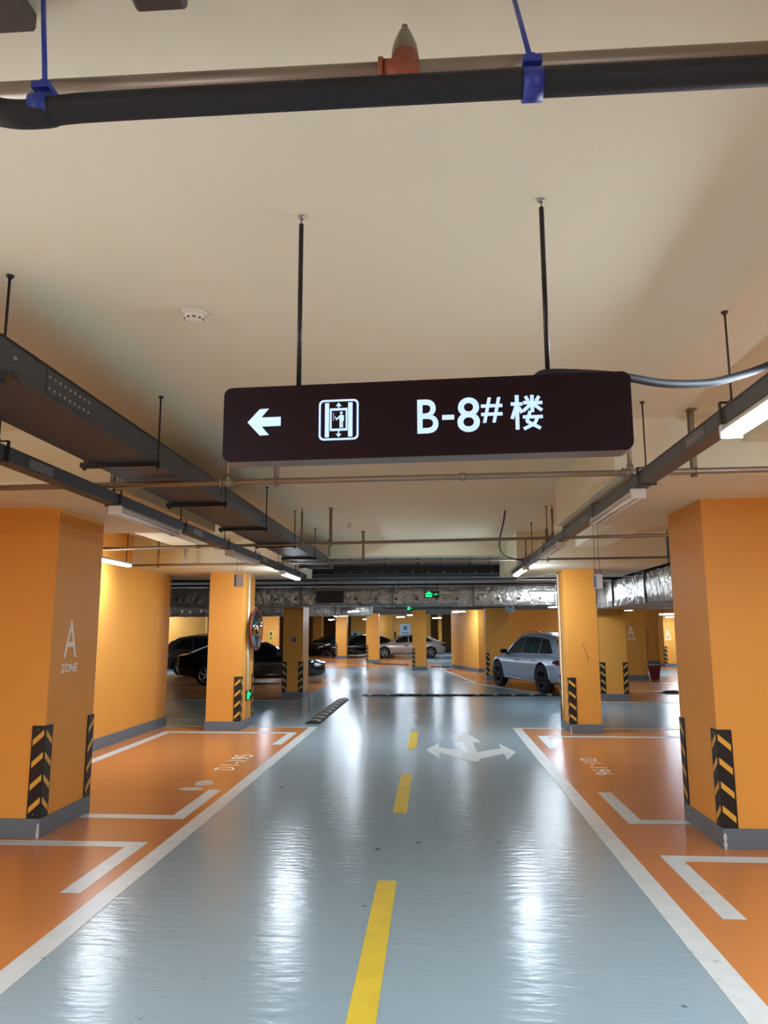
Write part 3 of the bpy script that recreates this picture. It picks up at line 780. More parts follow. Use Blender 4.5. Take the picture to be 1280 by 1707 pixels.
# smoke detectors
def detector(label):
    t = thing('smoke_detector', label, 'smoke detector', world=False)
    build('base', MB().lathe([(0.0, 0), (0.056, 0), (0.056, -0.012), (0.050, -0.016), (0.0, -0.016)], n=28), M['plastic_white'], t)
    build('chamber', MB().lathe([(0.045, -0.016), (0.045, -0.03), (0.036, -0.043), (0.020, -0.049), (0.0, -0.05)], n=28), M['plastic_white'], t)
    s = MB()
    for k in range(10):
        a = k * PI / 5; c, q = math.cos(a), math.sin(a)
        s.add([(0.0415 * c - 0.006 * q, 0.0415 * q + 0.006 * c, -0.0345), (0.0415 * c + 0.006 * q, 0.0415 * q - 0.006 * c, -0.0345),
               (0.0385 * c + 0.006 * q, 0.0385 * q - 0.006 * c, -0.041), (0.0385 * c - 0.006 * q, 0.0385 * q + 0.006 * c, -0.041)], [(0, 1, 2, 3)])
    for v in range(len(s.v)): s.v[v] = (s.v[v][0] * 1.03, s.v[v][1] * 1.03, s.v[v][2])
    build('vent_slot', s, M['hole'], t)
    return t


d0 = detector('white smoke detector on the near ceiling, left of the sign rod'); d0.location = (-1.03, 2.98, CZ)
dup(d0, (-1.10, 9.54, CZ), 0, 'small white smoke detector on the far ceiling behind the sign')

# ------------------------------------------------------------------ foil ducts and far services
def foil_box(x0, x1, y0, y1, z0, z1, step=0.12, amp=0.012):
    bm = bmesh.new(); bmesh.ops.create_cube(bm, size=1)
    for v in bm.verts: v.co = Vector((x0 + (v.co.x + .5) * (x1 - x0), y0 + (v.co.y + .5) * (y1 - y0), z0 + (v.co.z + .5) * (z1 - z0)))
    for ax, a, b in ((0, x0, x1), (1, y0, y1), (2, z0, z1)):
        n = max(1, int((b - a) / step)); nv = Vector((0, 0, 0)); nv[ax] = 1
        for k in range(1, n):
            co = Vector((0, 0, 0)); co[ax] = a + (b - a) * k / n
            bmesh.ops.bisect_plane(bm, geom=bm.verts[:] + bm.edges[:] + bm.faces[:], plane_co=co, plane_no=nv)
    for v in bm.verts: v.co += Vector((random.uniform(-1, 1), random.uniform(-1, 1), random.uniform(-1, 1))) * amp
    bm.verts.index_update(); mb = MB(); mb.add([v.co[:] for v in bm.verts], [tuple(v.index for v in f.verts) for f in bm.faces], True); bm.free(); return mb


fd = thing('foil_duct', 'long silver foil-wrapped duct crossing the hall behind the drop panels', 'duct', (0, 16.0, 2.06))
build('duct_run', foil_box(-10, 3.45, 16.0, 16.85, 2.06, 2.46), M['foil'], fd)
for x in (-6.6, -4.1, -2.9, -0.9, 0.85, 2.6):
    build('joint_flange', MB().box(x, x + 0.03, 15.96, 16.9, 2.04, 2.48), M['duct_grey'], fd)
gr = build('air_grille', MB().box(-2.55, -1.95, 15.95, 15.975, 2.12, 2.38), M['grille'], fd)
sl = MB()
for k in range(14): sl.box(-2.53 + k * 0.042, -2.52 + k * 0.042, 15.94, 15.95, 2.13, 2.37)
build('grille_slat', sl, M['tray_metal'], gr)
pn = MB(); 
for k in range(30):
    x = -9.6 + k * 0.44; pn.lathe([(0.0, -0.035), (0.03, -0.03), (0.03, 0)], (x, 15.985, 2.2 + 0.0 * k), 'y', 8)
build('insulation_pin', pn, M['duct_grey'], fd)
fd = thing('foil_duct', 'silver foil duct turning towards the viewer above the right cross aisle', 'duct', (4.4, 10.6, 2.0))
build('duct_run', foil_box(3.5, 5.3, 9.8, 16.8, 1.98, 2.47, 0.14, 0.016), M['foil'], fd)
for yy in (12.4, 14.6): build('joint_flange', MB().box(3.47, 5.33, yy, yy + 0.03, 1.97, 2.5), M['duct_grey'], fd)
fd = thing('foil_duct', 'second silver foil duct lower and farther back, left half of the hall', 'duct', (-5, 21.6, 1.95))
build('duct_run', foil_box(-12, -1.85, 21.7, 22.6, 1.96, 2.24, 0.15, 0.016), M['foil'], fd)
for x in (-9, -6.5, -4.0, -2.9):
    build('joint_flange', MB().box(x, x + 0.03, 21.66, 22.64, 1.94, 2.27), M['duct_grey'], fd)
    build('hanger_rod', MB().tube([(x + 0.2, 21.66, 1.95), (x + 0.2, 21.66, CZ + 0.05)], 0.008, 6), M['black_rod'], fd)
fd = thing('sheet_metal_duct', 'plain grey duct above the far passage right of the centre', 'duct', (0, 24.6, 2.18))
build('duct_run', MB().box(-1.6, 6.0, 24.8, 25.6, 2.2, 2.5), M['duct_grey'], fd)
build('joint_flange', MB().box(-0.6, -0.57, 24.77, 25.63, 2.18, 2.52), M['duct_grey'], fd)
for x in (-1.2, 2.5, 5.0): build('hanger_rod', MB().tube([(x, 24.78, 2.2), (x, 24.78, CZ + 0.05)], 0.008, 6), M['black_rod'], fd)
# dark trays and pipes between the drop panels and the foil duct
tb = thing('cable_ladder', 'wide black cable ladder crossing under the dark far ceiling', 'cable ladder', (0, 13.8, 2.6))
build('side_rail', MB().box(-8, 5.6, 13.75, 13.78, 2.62, 2.72), M['black_rod'], tb); build('side_rail', MB().box(-8, 5.6, 14.25, 14.28, 2.62, 2.72), M['black_rod'], tb)
rg = MB()
for k in range(45): rg.box(-7.9 + 0.3 * k, -7.86 + 0.3 * k, 13.78, 14.25, 2.63, 2.65)
build('rungs', rg, M['black_rod'], tb)
for x in (-4.2, -2.9, -1.55, -0.9, 0.15, 0.55, 1.05):
    build('hanger_rod', MB().tube([(x, 13.77, 2.62), (x, 13.77, CZ + 0.05)], 0.008, 6), M['black_rod'], tb)
for y, z, r, lb in ((15.0, 2.55, 0.028, 'pale grey pipe crossing above the foil duct'), (15.5, 2.66, 0.035, 'grey pipe crossing behind the black ladder'),
                    (14.6, 2.80, 0.022, 'thin grey pipe high under the dark far ceiling')):
    t = thing('service_pipe', lb, 'pipe', (0, y, z)); build('pipe_run', MB().tube([(-9, y, z), (5.5, y, z)], r, 10), M['duct_grey'], t)
    for x in (-5.5, -2.4, -0.3, 0.75): build('hanger_rod', MB().tube([(x, y, z), (x, y, CZ + 0.05)], 0.007, 6), M['black_rod'], t)
t = thing('steel_beam', 'black steel channel lying along the top of the foil duct', 'beam', (0, 15.7, 2.46))
build('channel', MB().box(-9, 3.7, 15.7, 15.78, 2.475, 2.515), M['black_rod'], t)
t = thing('steel_strut', 'pale horizontal strut just left of centre in front of the grille', 'strut', (-2, 15.6, 2.4))
build('strut', MB().box(-2.6, -1.1, 15.6, 15.66, 2.41, 2.45), M['galv'], t)
for x in (-2.5, -1.2): build('hanger_rod', MB().tube([(x, 15.63, 2.45), (x, 15.63, CZ + 0.05)], 0.007, 6), M['rod'], t)
for y, z0, z1, x0, x1, lb in ((19.0, 2.25, 2.6, -9, 7, 'dark transverse duct behind the foil duct'), (30.2, 2.35, 2.7, -12, 0.5, 'dark transverse duct over the far columns'),
                              (42.5, 2.4, 2.7, -8, 5, 'dark transverse duct at the far end')):
    t = thing('sheet_metal_duct', lb, 'duct', (0, y, z0)); build('duct_run', MB().box(x0, x1, y, y + 0.9, z0, z1), M['duct_grey'], t)
    build('joint_flange', MB().box(-1.2, -1.17, y - 0.02, y + 0.92, z0 - 0.02, z1 + 0.02), M['duct_grey'], t)
    for xh in (x0 + 1.0, -0.9): build('hanger_rod', MB().tube([(xh, y - 0.015, z0), (xh, y - 0.015, CZ + 0.05)], 0.008, 6), M['black_rod'], t)
# cable looping on the right, vertical conduit on the mirror column
cb = smooth_path([(0.86, 8.6, CZ), (0.845, 8.7, 2.80), (0.84, 9.1, 2.68), (0.88, 9.6, 2.58), (1.0, 10.0, 2.52), (1.2, 10.2, 2.492), (1.30, 10.25, 2.492)])
tag(build('flexible_conduit', MB().tube(cb, 0.010, 8), M['cable'], loc=(0.86, 8.6, CZ)), 'black conduit looping from the ceiling onto the far right tray', 'conduit')
cd_ = MB().tube([(-3.015, 11.93, 0.60), (-3.015, 11.93, 2.455)], 0.014, 10); cd_.tube([(-3.015, 12.0, 0.1), (-3.015, 12.0, 2.455)], 0.008, 8)
tag(build('wall_conduit', cd_, mat('white_pvc', (226, 222, 206), 0.4), loc=(-3.015, 11.93, 0.1)), 'white vertical conduit on the side of the mirror column', 'conduit')
cb = smooth_path([(2.01, 12.0, 0.2), (2.01, 12.0, 2.2), (2.0, 12.0, 2.4), (1.93, 12.2, 2.44), (1.8, 12.6, 2.44), (1.5, 13.2, 2.44)])
tag(build('wall_conduit', MB().tube(cb, 0.014, 8), bpy.data.materials['white_pvc'], loc=(2.01, 12.0, 0.2)), 'pale conduit bending up the scratched right column to the ceiling', 'conduit')
# convex mirror
tmr = thing('convex_mirror', 'round convex traffic mirror with red-orange rim on the left column', 'mirror', (-2.93, 12.1, 1.55), rz=-0.06, world=False)
R_ = 0.325
build('mirror_dish', MB().lathe([(R_ * math.sin(a) , 0.075 * math.cos(a * 1.15) ) for a in [PI / 2.3 * (1 - k / 10) for k in range(10)]] + [(0.0001, 0.075)], axis='x', n=36), M['mirror'], tmr)
rim = MB(); rim.tube([(0.012, R_ * math.cos(2 * PI * k / 36), R_ * math.sin(2 * PI * k / 36)) for k in range(37)], 0.016, 8); build('rim', rim, M['rim_orange'], tmr)
build('back_shell', MB().lathe([(R_, 0.01), (R_ * 0.9, -0.03), (R_ * 0.4, -0.05), (0.0001, -0.055)], axis='x', n=36), M['mirror_back'], tmr)
build('bracket', MB().tube([(-0.05, 0, 0), (-0.10, 0, 0)], 0.02, 10), M['rim_orange'], tmr)
# green exit signs
def exit_sign(label, loc, wd, ht, cords=0.0, rz=0.0, side='house'):
    t = thing('exit_sign', label, 'exit sign', loc, rz, world=False)
    build('case', MB().bevbox(-wd / 2, wd / 2, 0, 0.03, -ht / 2, ht / 2, 0.004), M['sign_black'], t)
    s = MB(); h = ht
    s.prism([(-wd * .44, h * .05), (-wd * .25, h * .42), (-wd * .14, h * .42), (wd * .06, h * .1), (wd * .06, h * .0), (-wd * .44, h * .0)], -0.004, 0.0, 'y')
    s.box(-wd * .4, wd * .02, -0.004, 0, -h * .36, -h * .08)
    s.prism([(wd * .45, 0), (wd * .32, h * .22), (wd * .32, h * .07), (wd * .18, h * .07), (wd * .18, -h * .07), (wd * .32, -h * .07), (wd * .32, -h * .22)][:3], -0.004, 0.0, 'y')
    s.box(wd * .16, wd * .33, -0.004, 0, -h * .07, h * .07)
    build('lit_symbol', s, M['green_on'], t)
    if cords:
        for x in (-wd * .42, wd * .42): build('suspension_rod', MB().tube([(x, 0.015, ht / 2), (x, 0.015, cords - loc[2])], 0.005, 6), M['black_rod'], t)
    return t


exit_sign('green lit exit sign with arrow hanging before the foil duct', (-0.03, 15.2, 2.255), 0.31, 0.14, CZ + 0.05)
exit_sign('tiny green exit sign hanging farther back above the free-standing column', (-0.72, 22.9, 2.19), 0.20, 0.13, CZ + 0.05)
es = exit_sign('low green lit exit sign on the side of the mirror column', (-3.01, 12.08, 0.50), 0.30, 0.16, 0, PI / 2)
# hanging placards
def placard(label, x, y, z, wd, ht, top, m1):
    t = thing('hanging_placard', label, 'placard', (x, y, z))
    build('card', MB().bevbox(x - wd / 2, x + wd / 2, y - 0.006, y + 0.006, z - ht / 2, z + ht / 2, 0.002), m1, t)
    s = MB(); s.box(x - wd / 2 + 0.005, x - wd / 2 + 0.025, y - 0.008, y - 0.006, z - ht / 2 + 0.01, z + ht / 2 - 0.01)
    build('printed_strip', s, M['blue_print'], t)
    for dx in (-wd * .3, wd * .3):
        build('cord', MB().tube([(x + dx, y, z + ht / 2 - 0.004), (x + dx * 0.7, y + 0.01, (z + top) / 2), (x + dx * 0.8, y, top)], 0.002, 5), M['rod'], t)


placard('small white card hanging on cords before the mirror column', -2.14, 8.0, 2.09, 0.11, 0.145, 2.34, mat('white_card', (244, 243, 238), 0.5))
placard('small clear card hanging on long cords before the right foil duct', 1.32, 6.0, 1.925, 0.075, 0.115, 2.41, M['clear'])
# far notices and posters
def poster(label, x0, x1, y, z0, z1, m, m2=None):
    t = thing('wall_notice', label, 'notice', ((x0 + x1) / 2, y, z0))
    build('board', MB().box(x0, x1, y - 0.02, y, z0, z1), m, t)
    if m2:
        s = MB(); wv = (x1 - x0); h = z1 - z0
        s.box(x0 + wv * .15, x1 - wv * .15, y - 0.025, y - 0.02, z0 + h * .12, z0 + h * .2); s.box(x0 + wv * .15, x1 - wv * .15, y - 0.025, y - 0.02, z0 + h * .3, z0 + h * .38)
        s.box(x0 + wv * .3, x1 - wv * .3, y - 0.025, y - 0.02, z0 + h * .55, z0 + h * .85); build('print', s, m2, t)


poster('yellow-green notice on the far brownish column', -7.62, -7.40, 34.0, 1.05, 1.5, M['poster_y'], M['sign_black'])
poster('tall pale blue poster on the far end wall, right one', -2.25, -1.55, 50.0, 1.0, 1.9, M['paper'], M['blue_print'])
poster('pale blue poster on the far end wall left of the thin pier', -3.95, -3.55, 50.0, 1.1, 1.75, M['paper'], M['blue_print'])
poster('small dark framed notice on the far end wall', -2.9, -2.5, 50.0, 1.0, 1.4, M['grille'])
poster('white-framed dark notice at the far end between the columns', -5.55, -5.0, 49.98, 0.75, 1.4, M['paper'], M['grille'])
poster('small round-cornered blue sticker on the shaded column', -3.28, -3.18, 17.06, 1.27, 1.37, M['plate'])
poster('white hanging board above the silver car', 2.02, 2.28, 21.0, 2.02, 2.22, M['paper'], M['blue_print'])

# red cabinet door, bin, wheel stops, humps
fc = thing('fire_cabinet', 'tall dark red cabinet on the right back wall', 'cabinet', (9.35, 33.5, 0.25))
build('cabinet_body', MB().bevbox(8.85, 9.35, 33.4, 33.58, 0.28, 1.5, 0.01), M['maroon'], fc)
build('cabinet_door', MB().bevbox(8.88, 9.32, 33.38, 33.4, 0.31, 1.47, 0.004), M['maroon'], fc)
bn = thing('waste_bin', 'dark red bin standing beside the wide A ZONE column', 'bin', (6.72, 23.4, 0))
b_ = MB(); z0s = ((0.0, 0.10), (0.44, 0.155)); vs = []
for z, r in z0s: vs += [(6.72 - r, 23.4 - r, z), (6.72 + r, 23.4 - r, z), (6.72 + r, 23.4 + r, z), (6.72 - r, 23.4 + r, z)]
b_.add(vs, [(3, 2, 1, 0), (4, 5, 6, 7), (0, 1, 5, 4), (1, 2, 6, 5), (2, 3, 7, 6), (3, 0, 4, 7)]); build('bin_body', b_, M['maroon'], bn)
build('bin_rim', MB().box(6.72 - 0.165, 6.72 + 0.165, 23.4 - 0.165, 23.4 + 0.165, 0.43, 0.455), M['maroon'], bn)


def stop(label, x, y, rz, L_=0.45):
    t = thing('wheel_stop', label, 'wheel stop', (x, y, 0), rz, group='black wheel stops', world=False)
    m = MB(); h = 0.07; vs = []
    for xx, k in ((-L_ / 2, 0.3), (-L_ / 2 + 0.09, 1), (L_ / 2 - 0.09, 1), (L_ / 2, 0.3)): vs += [(xx, -0.07, 0.0), (xx, -0.035, h * k), (xx, 0.035, h * k), (xx, 0.07, 0.0)]
    fs = [(0, 1, 2, 3), (15, 14, 13, 12)]
    for i in range(3):
        for j in range(4): fs.append((i * 4 + j, i * 4 + (j + 1) % 4, i * 4 + 4 + (j + 1) % 4, i * 4 + 4 + j))
    m.add(vs, fs); build('rubber_block', m, M['rubber_black'], t)
    y_ = MB(); y_.box(-L_ / 2 + 0.10, -L_ / 2 + 0.13, -0.036, 0.036, h, h + 0.001); y_.box(L_ / 2 - 0.13, L_ / 2 - 0.10, -0.036, 0.036, h, h + 0.001); build('reflective_strip', y_, M['yellow_reflect'], t)


stop('black wheel stop on the right cross aisle, nearer and wider one', 5.72, 18.65, 0.05)
stop('black wheel stop left of the nearer one on the right side', 4.85, 19.5, 1.3, 0.42)
stop('far wheel stop before the right back wall, left one', 8.95, 32.6, 0.0, 0.5)
stop('far wheel stop before the right back wall, right one', 9.0 + 0.9, 32.9, 0.0, 0.5)


def hump(label, x, y, rz, n, seg, wd, h=0.042, m=None, ridged=False, gap=0.0):
    t = thing('speed_hump', label, 'speed hump', (x, y, 0), rz, world=False)
    for k in range(n):
        mb = MB(); prof = [(-wd / 2, 0), (-wd * .38, h * .55), (-wd * .2, h * .92), (0, h), (wd * .2, h * .92), (wd * .38, h * .55), (wd / 2, 0)]
        mb.prism(prof, k * seg + gap / 2, (k + 1) * seg - gap / 2, 'x')
        build('hump_segment', mb, m[k % len(m)], t)
        if ridged:
            mb = MB(); e = 0.002; pr = [(a * 1.0, b + e) for a, b in prof]
            mb.prism([(-wd * .40, h * .5 + e), (-wd * .2, h * .92 + e), (0, h + e), (wd * .2, h * .92 + e), (wd * .40, h * .5 + e), (wd * .38, h * .5), (0, h - 0.003), (-wd * .38, h * .5)], k * seg + seg * .32, k * seg + seg * .56, 'x')
            build('reflective_band', mb, ridged, t)
    return t


M['band'] = mat('worn_olive_band', (158, 152, 128), 0.5, var=0.3, vscale=12)
M['rub_grey'] = mat('worn_rubber', (24, 24, 24), 0.6, var=0.3, vscale=8)
hump('black striped rubber hump lying lengthwise beyond the left lane line', -2.035, 12.5, PI / 2, 9, 0.47, 0.27, 0.045, [M['rub_grey']], M['band'])
hump('thin dark rubber hump crossing the aisle behind the direction arrow', -1.70, 17.8, 0.02, 11, 0.42, 0.30, 0.038, [M['rub_grey'], M['rubber_black']], M['band'])
hump('short far row of rubber blocks right of the free-standing column', -0.15, 31.0, 0.0, 4, 0.42, 0.28, 0.05, [M['rubber_black'], M['rub_grey']], None, 0.05)
hump('far curved row of rubber blocks before the champagne sedan', -2.7, 33.9, -0.75, 5, 0.42, 0.28, 0.05, [M['rubber_black'], M['rub_grey']], None, 0.05)

# floor patches: worn marks on left bay
for (x, y, a, b) in ((-2.36, 7.70, 0.10, 0.14), (-2.40, 7.42, 0.13, 0.08)):
    n = 14; pts = [(x + a * (0.8 + 0.35 * random.random()) * math.cos(2 * PI * k / n), y + b * (0.8 + 0.35 * random.random()) * math.sin(2 * PI * k / n)) for k in range(n)]
    paint('paint_patch', MB().prism(pts, 0, 0.0022), mat('bare_patch', (170, 165, 155), 0.4, var=0.2, vscale=14) if 'bare_patch' not in bpy.data.materials else bpy.data.materials['bare_patch'], 'pale worn patch on the orange coating')

# ------------------------------------------------------------------ cars
def lerp_tab(tab, x):
    for (x0, *a), (x1, *b) in zip(tab[:-1], tab[1:]):
        if x0 <= x <= x1:
            t = (x - x0) / (x1 - x0 + 1e-9); return [p + (q - p) * t for p, q in zip(a, b)]
    return list(tab[-1][1:]) if x > tab[-1][0] else list(tab[0][1:])


def make_car(label, body_m, rim_m, kind, loc, rz, s=0.86, trim=None):
    t = thing('car', label, 'car', loc, rz, world=False); t.scale = (s, s, s)
    if kind == 'suv':
        L_, W_h, wb, wr = 4.92, 0.97, 2.9, 0.40; fo = 0.94
        #      x      zlow  zmid  zbelt halfw
        low = [(-2.46, 0.50, 0.72, 0.95, 0.66), (-2.38, 0.34, 0.72, 1.00, 0.84), (-2.15, 0.28, 0.74, 1.04, 0.93), (-1.5, 0.26, 0.78, 1.07, 0.985), (-0.6, 0.26, 0.74, 1.04, 0.955),
               (0.5, 0.26, 0.74, 1.02, 0.955), (1.0, 0.26, 0.76, 1.02, 0.975), (1.5, 0.26, 0.76, 0.98, 0.985), (2.05, 0.28, 0.70, 0.90, 0.90), (2.33, 0.32, 0.62, 0.78, 0.76), (2.46, 0.45, 0.56, 0.64, 0.56)]
        roof = [(-2.28, 1.04), (-2.05, 1.36), (-1.75, 1.57), (-1.2, 1.66), (-0.3, 1.69), (0.35, 1.62), (0.75, 1.42), (1.28, 1.02)]
        wins = [[(-1.95, 1.12), (-1.15, 1.10), (-1.15, 1.54), (-1.55, 1.50)], [(-1.08, 1.10), (-0.05, 1.09), (-0.05, 1.575), (-1.08, 1.55)], [(0.02, 1.09), (1.02, 1.07), (0.62, 1.38), (0.30, 1.53), (0.02, 1.57)]]
        ws = [(0.42, 1.575), (1.20, 1.06)]; rw = [(-2.22, 1.10), (-1.92, 1.47)]
    else:
        L_, W_h, wb, wr = 4.92, 0.93, 2.86, 0.34; fo = 0.9
        low = [(-2.46, 0.50, 0.66, 0.86, 0.62), (-2.38, 0.32, 0.68, 0.96, 0.80), (-2.1, 0.25, 0.70, 0.99, 0.89), (-1.5, 0.22, 0.70, 0.98, 0.935), (-0.6, 0.20, 0.66, 0.94, 0.925),
               (0.5, 0.20, 0.64, 0.92, 0.925), (1.0, 0.20, 0.64, 0.91, 0.93), (1.5, 0.22, 0.64, 0.87, 0.935), (2.05, 0.24, 0.60, 0.79, 0.85), (2.33, 0.26, 0.54, 0.70, 0.72), (2.46, 0.36, 0.48, 0.58, 0.52)]
        roof = [(-2.12, 0.985), (-1.62, 1.20), (-1.15, 1.37), (-0.55, 1.445), (0.05, 1.44), (0.45, 1.36), (0.80, 1.18), (1.25, 0.91)]
        wins = [[(-1.62, 1.03), (-0.98, 1.01), (-0.98, 1.35), (-1.18, 1.29)], [(-0.91, 1.01), (-0.08, 0.985), (-0.08, 1.385), (-0.55, 1.39), (-0.91, 1.36)], [(-0.01, 0.985), (0.98, 0.96), (0.62, 1.20), (0.35, 1.33), (-0.01, 1.38)]]
        ws = [(0.42, 1.345), (1.16, 0.955)]; rw = [(-2.0, 1.02), (-1.28, 1.32)]
    # lower body loft
    N = 40; rings = []
    for i in range(N + 1):
        x = -2.46 + 4.92 * i / N
        zl, zm, zb, hw = lerp_tab(low, x); zm = max(zm, zl + 0.19); zb = max(zb, zm + 0.13)
        half = [(0.0, zl), (hw * 0.78, zl), (hw * 0.95, zl + 0.05), (hw * 0.995, zl + 0.16), (hw, zm), (hw * 0.985, zb - 0.09), (hw * 0.93, zb - 0.015), (hw * 0.80, zb + 0.012), (0.0, zb + 0.035)]
        rings.append([(x, y, z) for y, z in half] + [(x, -y, z) for y, z in half[-2:0:-1]])
    n = len(rings[0]); mb = MB(); vs = [p for r in rings for p in r]; fs = []
    for i in range(N):
        for k in range(n): fs.append((i * n + k, i * n + (k + 1) % n, (i + 1) * n + (k + 1) % n, (i + 1) * n + k))
    fs += [tuple(range(n)), tuple(N * n + k for k in range(n - 1, -1, -1))]
    mb.add(vs, fs, True)
    body = build('body', mb, body_m, t)
    # wheel arches
    cut = MB(); xs = (-wb / 2 - 0.02, wb / 2 + 0.08)
    for x in xs:
        for sgn in (-1, 1):
            cut.tube([(x, sgn * 0.62, wr + 0.0113), (x, sgn * 1.2, wr + 0.0113)], wr + 0.055, 31)
    co = build('cutter', cut, M['hole'], t)
    md = body.modifiers.new('b', 'BOOLEAN'); md.object = co; md.operation = 'DIFFERENCE'; md.solver = 'EXACT'; md.material_mode = 'TRANSFER'
    bpy.context.view_layer.update()
    dg = bpy.context.evaluated_depsgraph_get(); nm = bpy.data.meshes.new_from_object(body.evaluated_get(dg))
    body.modifiers.clear(); body.data = nm; nm.set_sharp_from_angle(angle=math.radians(38)); bpy.data.objects.remove(co)
    for x in xs:
        for sgn in (-1, 1):
            a = MB(); a.tube([(x + (wr + 0.06) * math.cos(q), sgn * (W_h * 0.985 if kind == 'suv' else 0.925), wr + 0.01 + (wr + 0.06) * math.sin(q)) for q in [PI * k / 16 for k in range(17)]], 0.018, 6)
            build('arch_trim', a, body_m, t)
    # greenhouse
    mb = MB(); prof = roof; m_ = len(prof)
    hb = 0.84 if kind == 'suv' else 0.80; ht = 0.64 if kind == 'suv' else 0.58
    zmax = max(p[1] for p in prof)
    def hwz(x, z):
        zb = lerp_tab(low, x)[2]; return hb + (ht - hb) * max(0, min(1, (z - zb) / (zmax - zb)))
    XS = [prof[0][0] + (prof[-1][0] - prof[0][0]) * k / 30 for k in range(31)]
    pz = [lerp_tab([(a, b) for a, b in prof], x)[0] for x in XS]
    rings = []
    for x, z in zip(XS, pz):
        zb = lerp_tab(low, x)[2] - 0.02; z = max(z, zb + 0.012)
        h = hwz(x, z); h0 = hb + 0.01
        half = [(h0, zb), (h + (h0 - h) * 0.5, (zb + z) / 2), (h + 0.005, z - 0.035 if z - zb > 0.1 else z - 0.005), (h - 0.05, z - 0.004), (0.0, z + 0.02)]
        rings.append([(x, y, q) for y, q in half] + [(x, -y, q) for y, q in half[-2::-1]])
    n = len(rings[0]); vs = [p for r in rings for p in r]; fs = []
    for i in range(30):
        for k in range(n - 1): fs.append((i * n + k, i * n + k + 1, (i + 1) * n + k + 1, (i + 1) * n + k))
    mb.add(vs, fs, True); build('roof', mb, body_m, t)
    for wn in wins:
        for sgn in (-1, 1):
            pts = [(x, sgn * (hwz(x, z) + 0.016), z) for x, z in wn]
            ctr = [(x, sgn * (hwz(x, z) + 0.002), z) for x, z in wn]; k = len(wn)
            g = MB(); g.add(pts + ctr, [tuple(range(k))] + [(i, (i + 1) % k, k + (i + 1) % k, k + i) for i in range(k)]); build('side_window', g, M['glass'], t)
    for nm_, (a, b) in (('windscreen', ws), ('rear_window', rw)):
        vs = []; K_ = 8
        for lay in (0.0, -0.03):
            for k in range(K_ + 1):
                x = a[0] + (b[0] - a[0]) * k / K_; z = lerp_tab(roof, x)[0]; h = hwz(x, z) - 0.055
                dx = 0.02 if nm_ == 'windscreen' else -0.02
                for q in (-1, -0.5, 0, 0.5, 1): vs.append((x + dx * 0.7 + lay * dx * 20, q * h, z + 0.008 + 0.022 * (1 - abs(q)) + 0.012 + lay))
        n0 = (K_ + 1) * 5; fs = [(r * 5 + c, r * 5 + c + 1, r * 5 + c + 6, r * 5 + c + 5) for r in range(K_) for c in range(4)]
        fs += [tuple(n0 + v for v in f[::-1]) for f in fs]
        rim_ = [c for c in range(5)] + [r * 5 + 4 for r in range(1, K_ + 1)] + [K_ * 5 + c for c in (3, 2, 1, 0)] + [r * 5 for r in range(K_ - 1, 0, -1)]
        fs += [(rim_[i_], n0 + rim_[i_], n0 + rim_[(i_ + 1) % len(rim_)], rim_[(i_ + 1) % len(rim_)]) for i_ in range(len(rim_))]
        build(nm_, MB().add(vs, fs), M['glass'], t)
    # lights, mirrors, handles, bumpers
    zf = lerp_tab(low, 2.2)[2]
    for sgn in (-1, 1):
        h = MB(); h.add([(2.12, sgn * 0.84, zf - 0.03), (2.36, sgn * 0.66, zf - 0.10), (2.43, sgn * 0.50, zf - 0.13), (2.40, sgn * 0.52, zf - 0.20), (2.30, sgn * 0.78, zf - 0.19), (2.10, sgn * 0.885, zf - 0.14),
                         (2.0, sgn * 0.78, zf - 0.05), (2.2, sgn * 0.6, zf - 0.12), (2.2, sgn * 0.5, zf - 0.15), (2.2, sgn * 0.5, zf - 0.2), (2.2, sgn * 0.6, zf - 0.2), (2.0, sgn * 0.78, zf - 0.14)],
                        [(0, 1, 2, 3, 4, 5)] + [(i, (i + 1) % 6, 6 + (i + 1) % 6, 6 + i) for i in range(6)])
        build('headlight', h, M['head'], t)
        zr = lerp_tab(low, -2.3)[2]
        h = MB(); h.add([(-2.03, sgn * 0.945, zr - 0.14), (-2.30, sgn * 0.89, zr - 0.06), (-2.44, sgn * 0.72, zr - 0.08), (-2.45, sgn * 0.70, zr - 0.22), (-2.32, sgn * 0.88, zr - 0.20),
                         (-2.0, sgn * 0.8, zr - 0.14), (-2.2, sgn * 0.75, zr - 0.08), (-2.3, sgn * 0.6, zr - 0.1), (-2.3, sgn * 0.6, zr - 0.2), (-2.2, sgn * 0.75, zr - 0.2)],
                        [(0, 1, 2, 3, 4)] + [(i, (i + 1) % 5, 5 + (i + 1) % 5, 5 + i) for i in range(5)])
        build('tail_light', h, M['tail'], t)
        zb = lerp_tab(low, 0.8)[2]
        h = MB().bevbox(0.80, 0.98, min(sgn * 0.93, sgn * 1.12), max(sgn * 0.93, sgn * 1.12), zb + 0.03, zb + 0.17, 0.03); h.box(0.84, 0.90, min(sgn * 0.84, sgn * 0.95), max(sgn * 0.84, sgn * 0.95), zb + 0.0, zb + 0.05)
        build('wing_mirror', h, M['paint_black'] if kind == 'suv' else body_m, t)
        for xh in (-1.0, 0.1):
            h = MB().bevbox(xh - 0.1, xh + 0.1, min(sgn * 0.94, sgn * 1.0), max(sgn * 0.94, sgn * 1.0), zb - 0.16, zb - 0.12, 0.01); build('door_handle', h, M['chrome'] if trim else body_m, t)
        h = MB().tube([(-1.0, sgn * (hb - 0.09), zmax - 0.02), (-0.9, sgn * (ht + 0.02), zmax + 0.03), (0.1, sgn * (ht + 0.02), zmax + 0.02), (0.3, sgn * (ht + 0.02), zmax - 0.03)], 0.014, 6)
        if kind == 'suv': build('roof_rail', h, M['paint_black'], t)
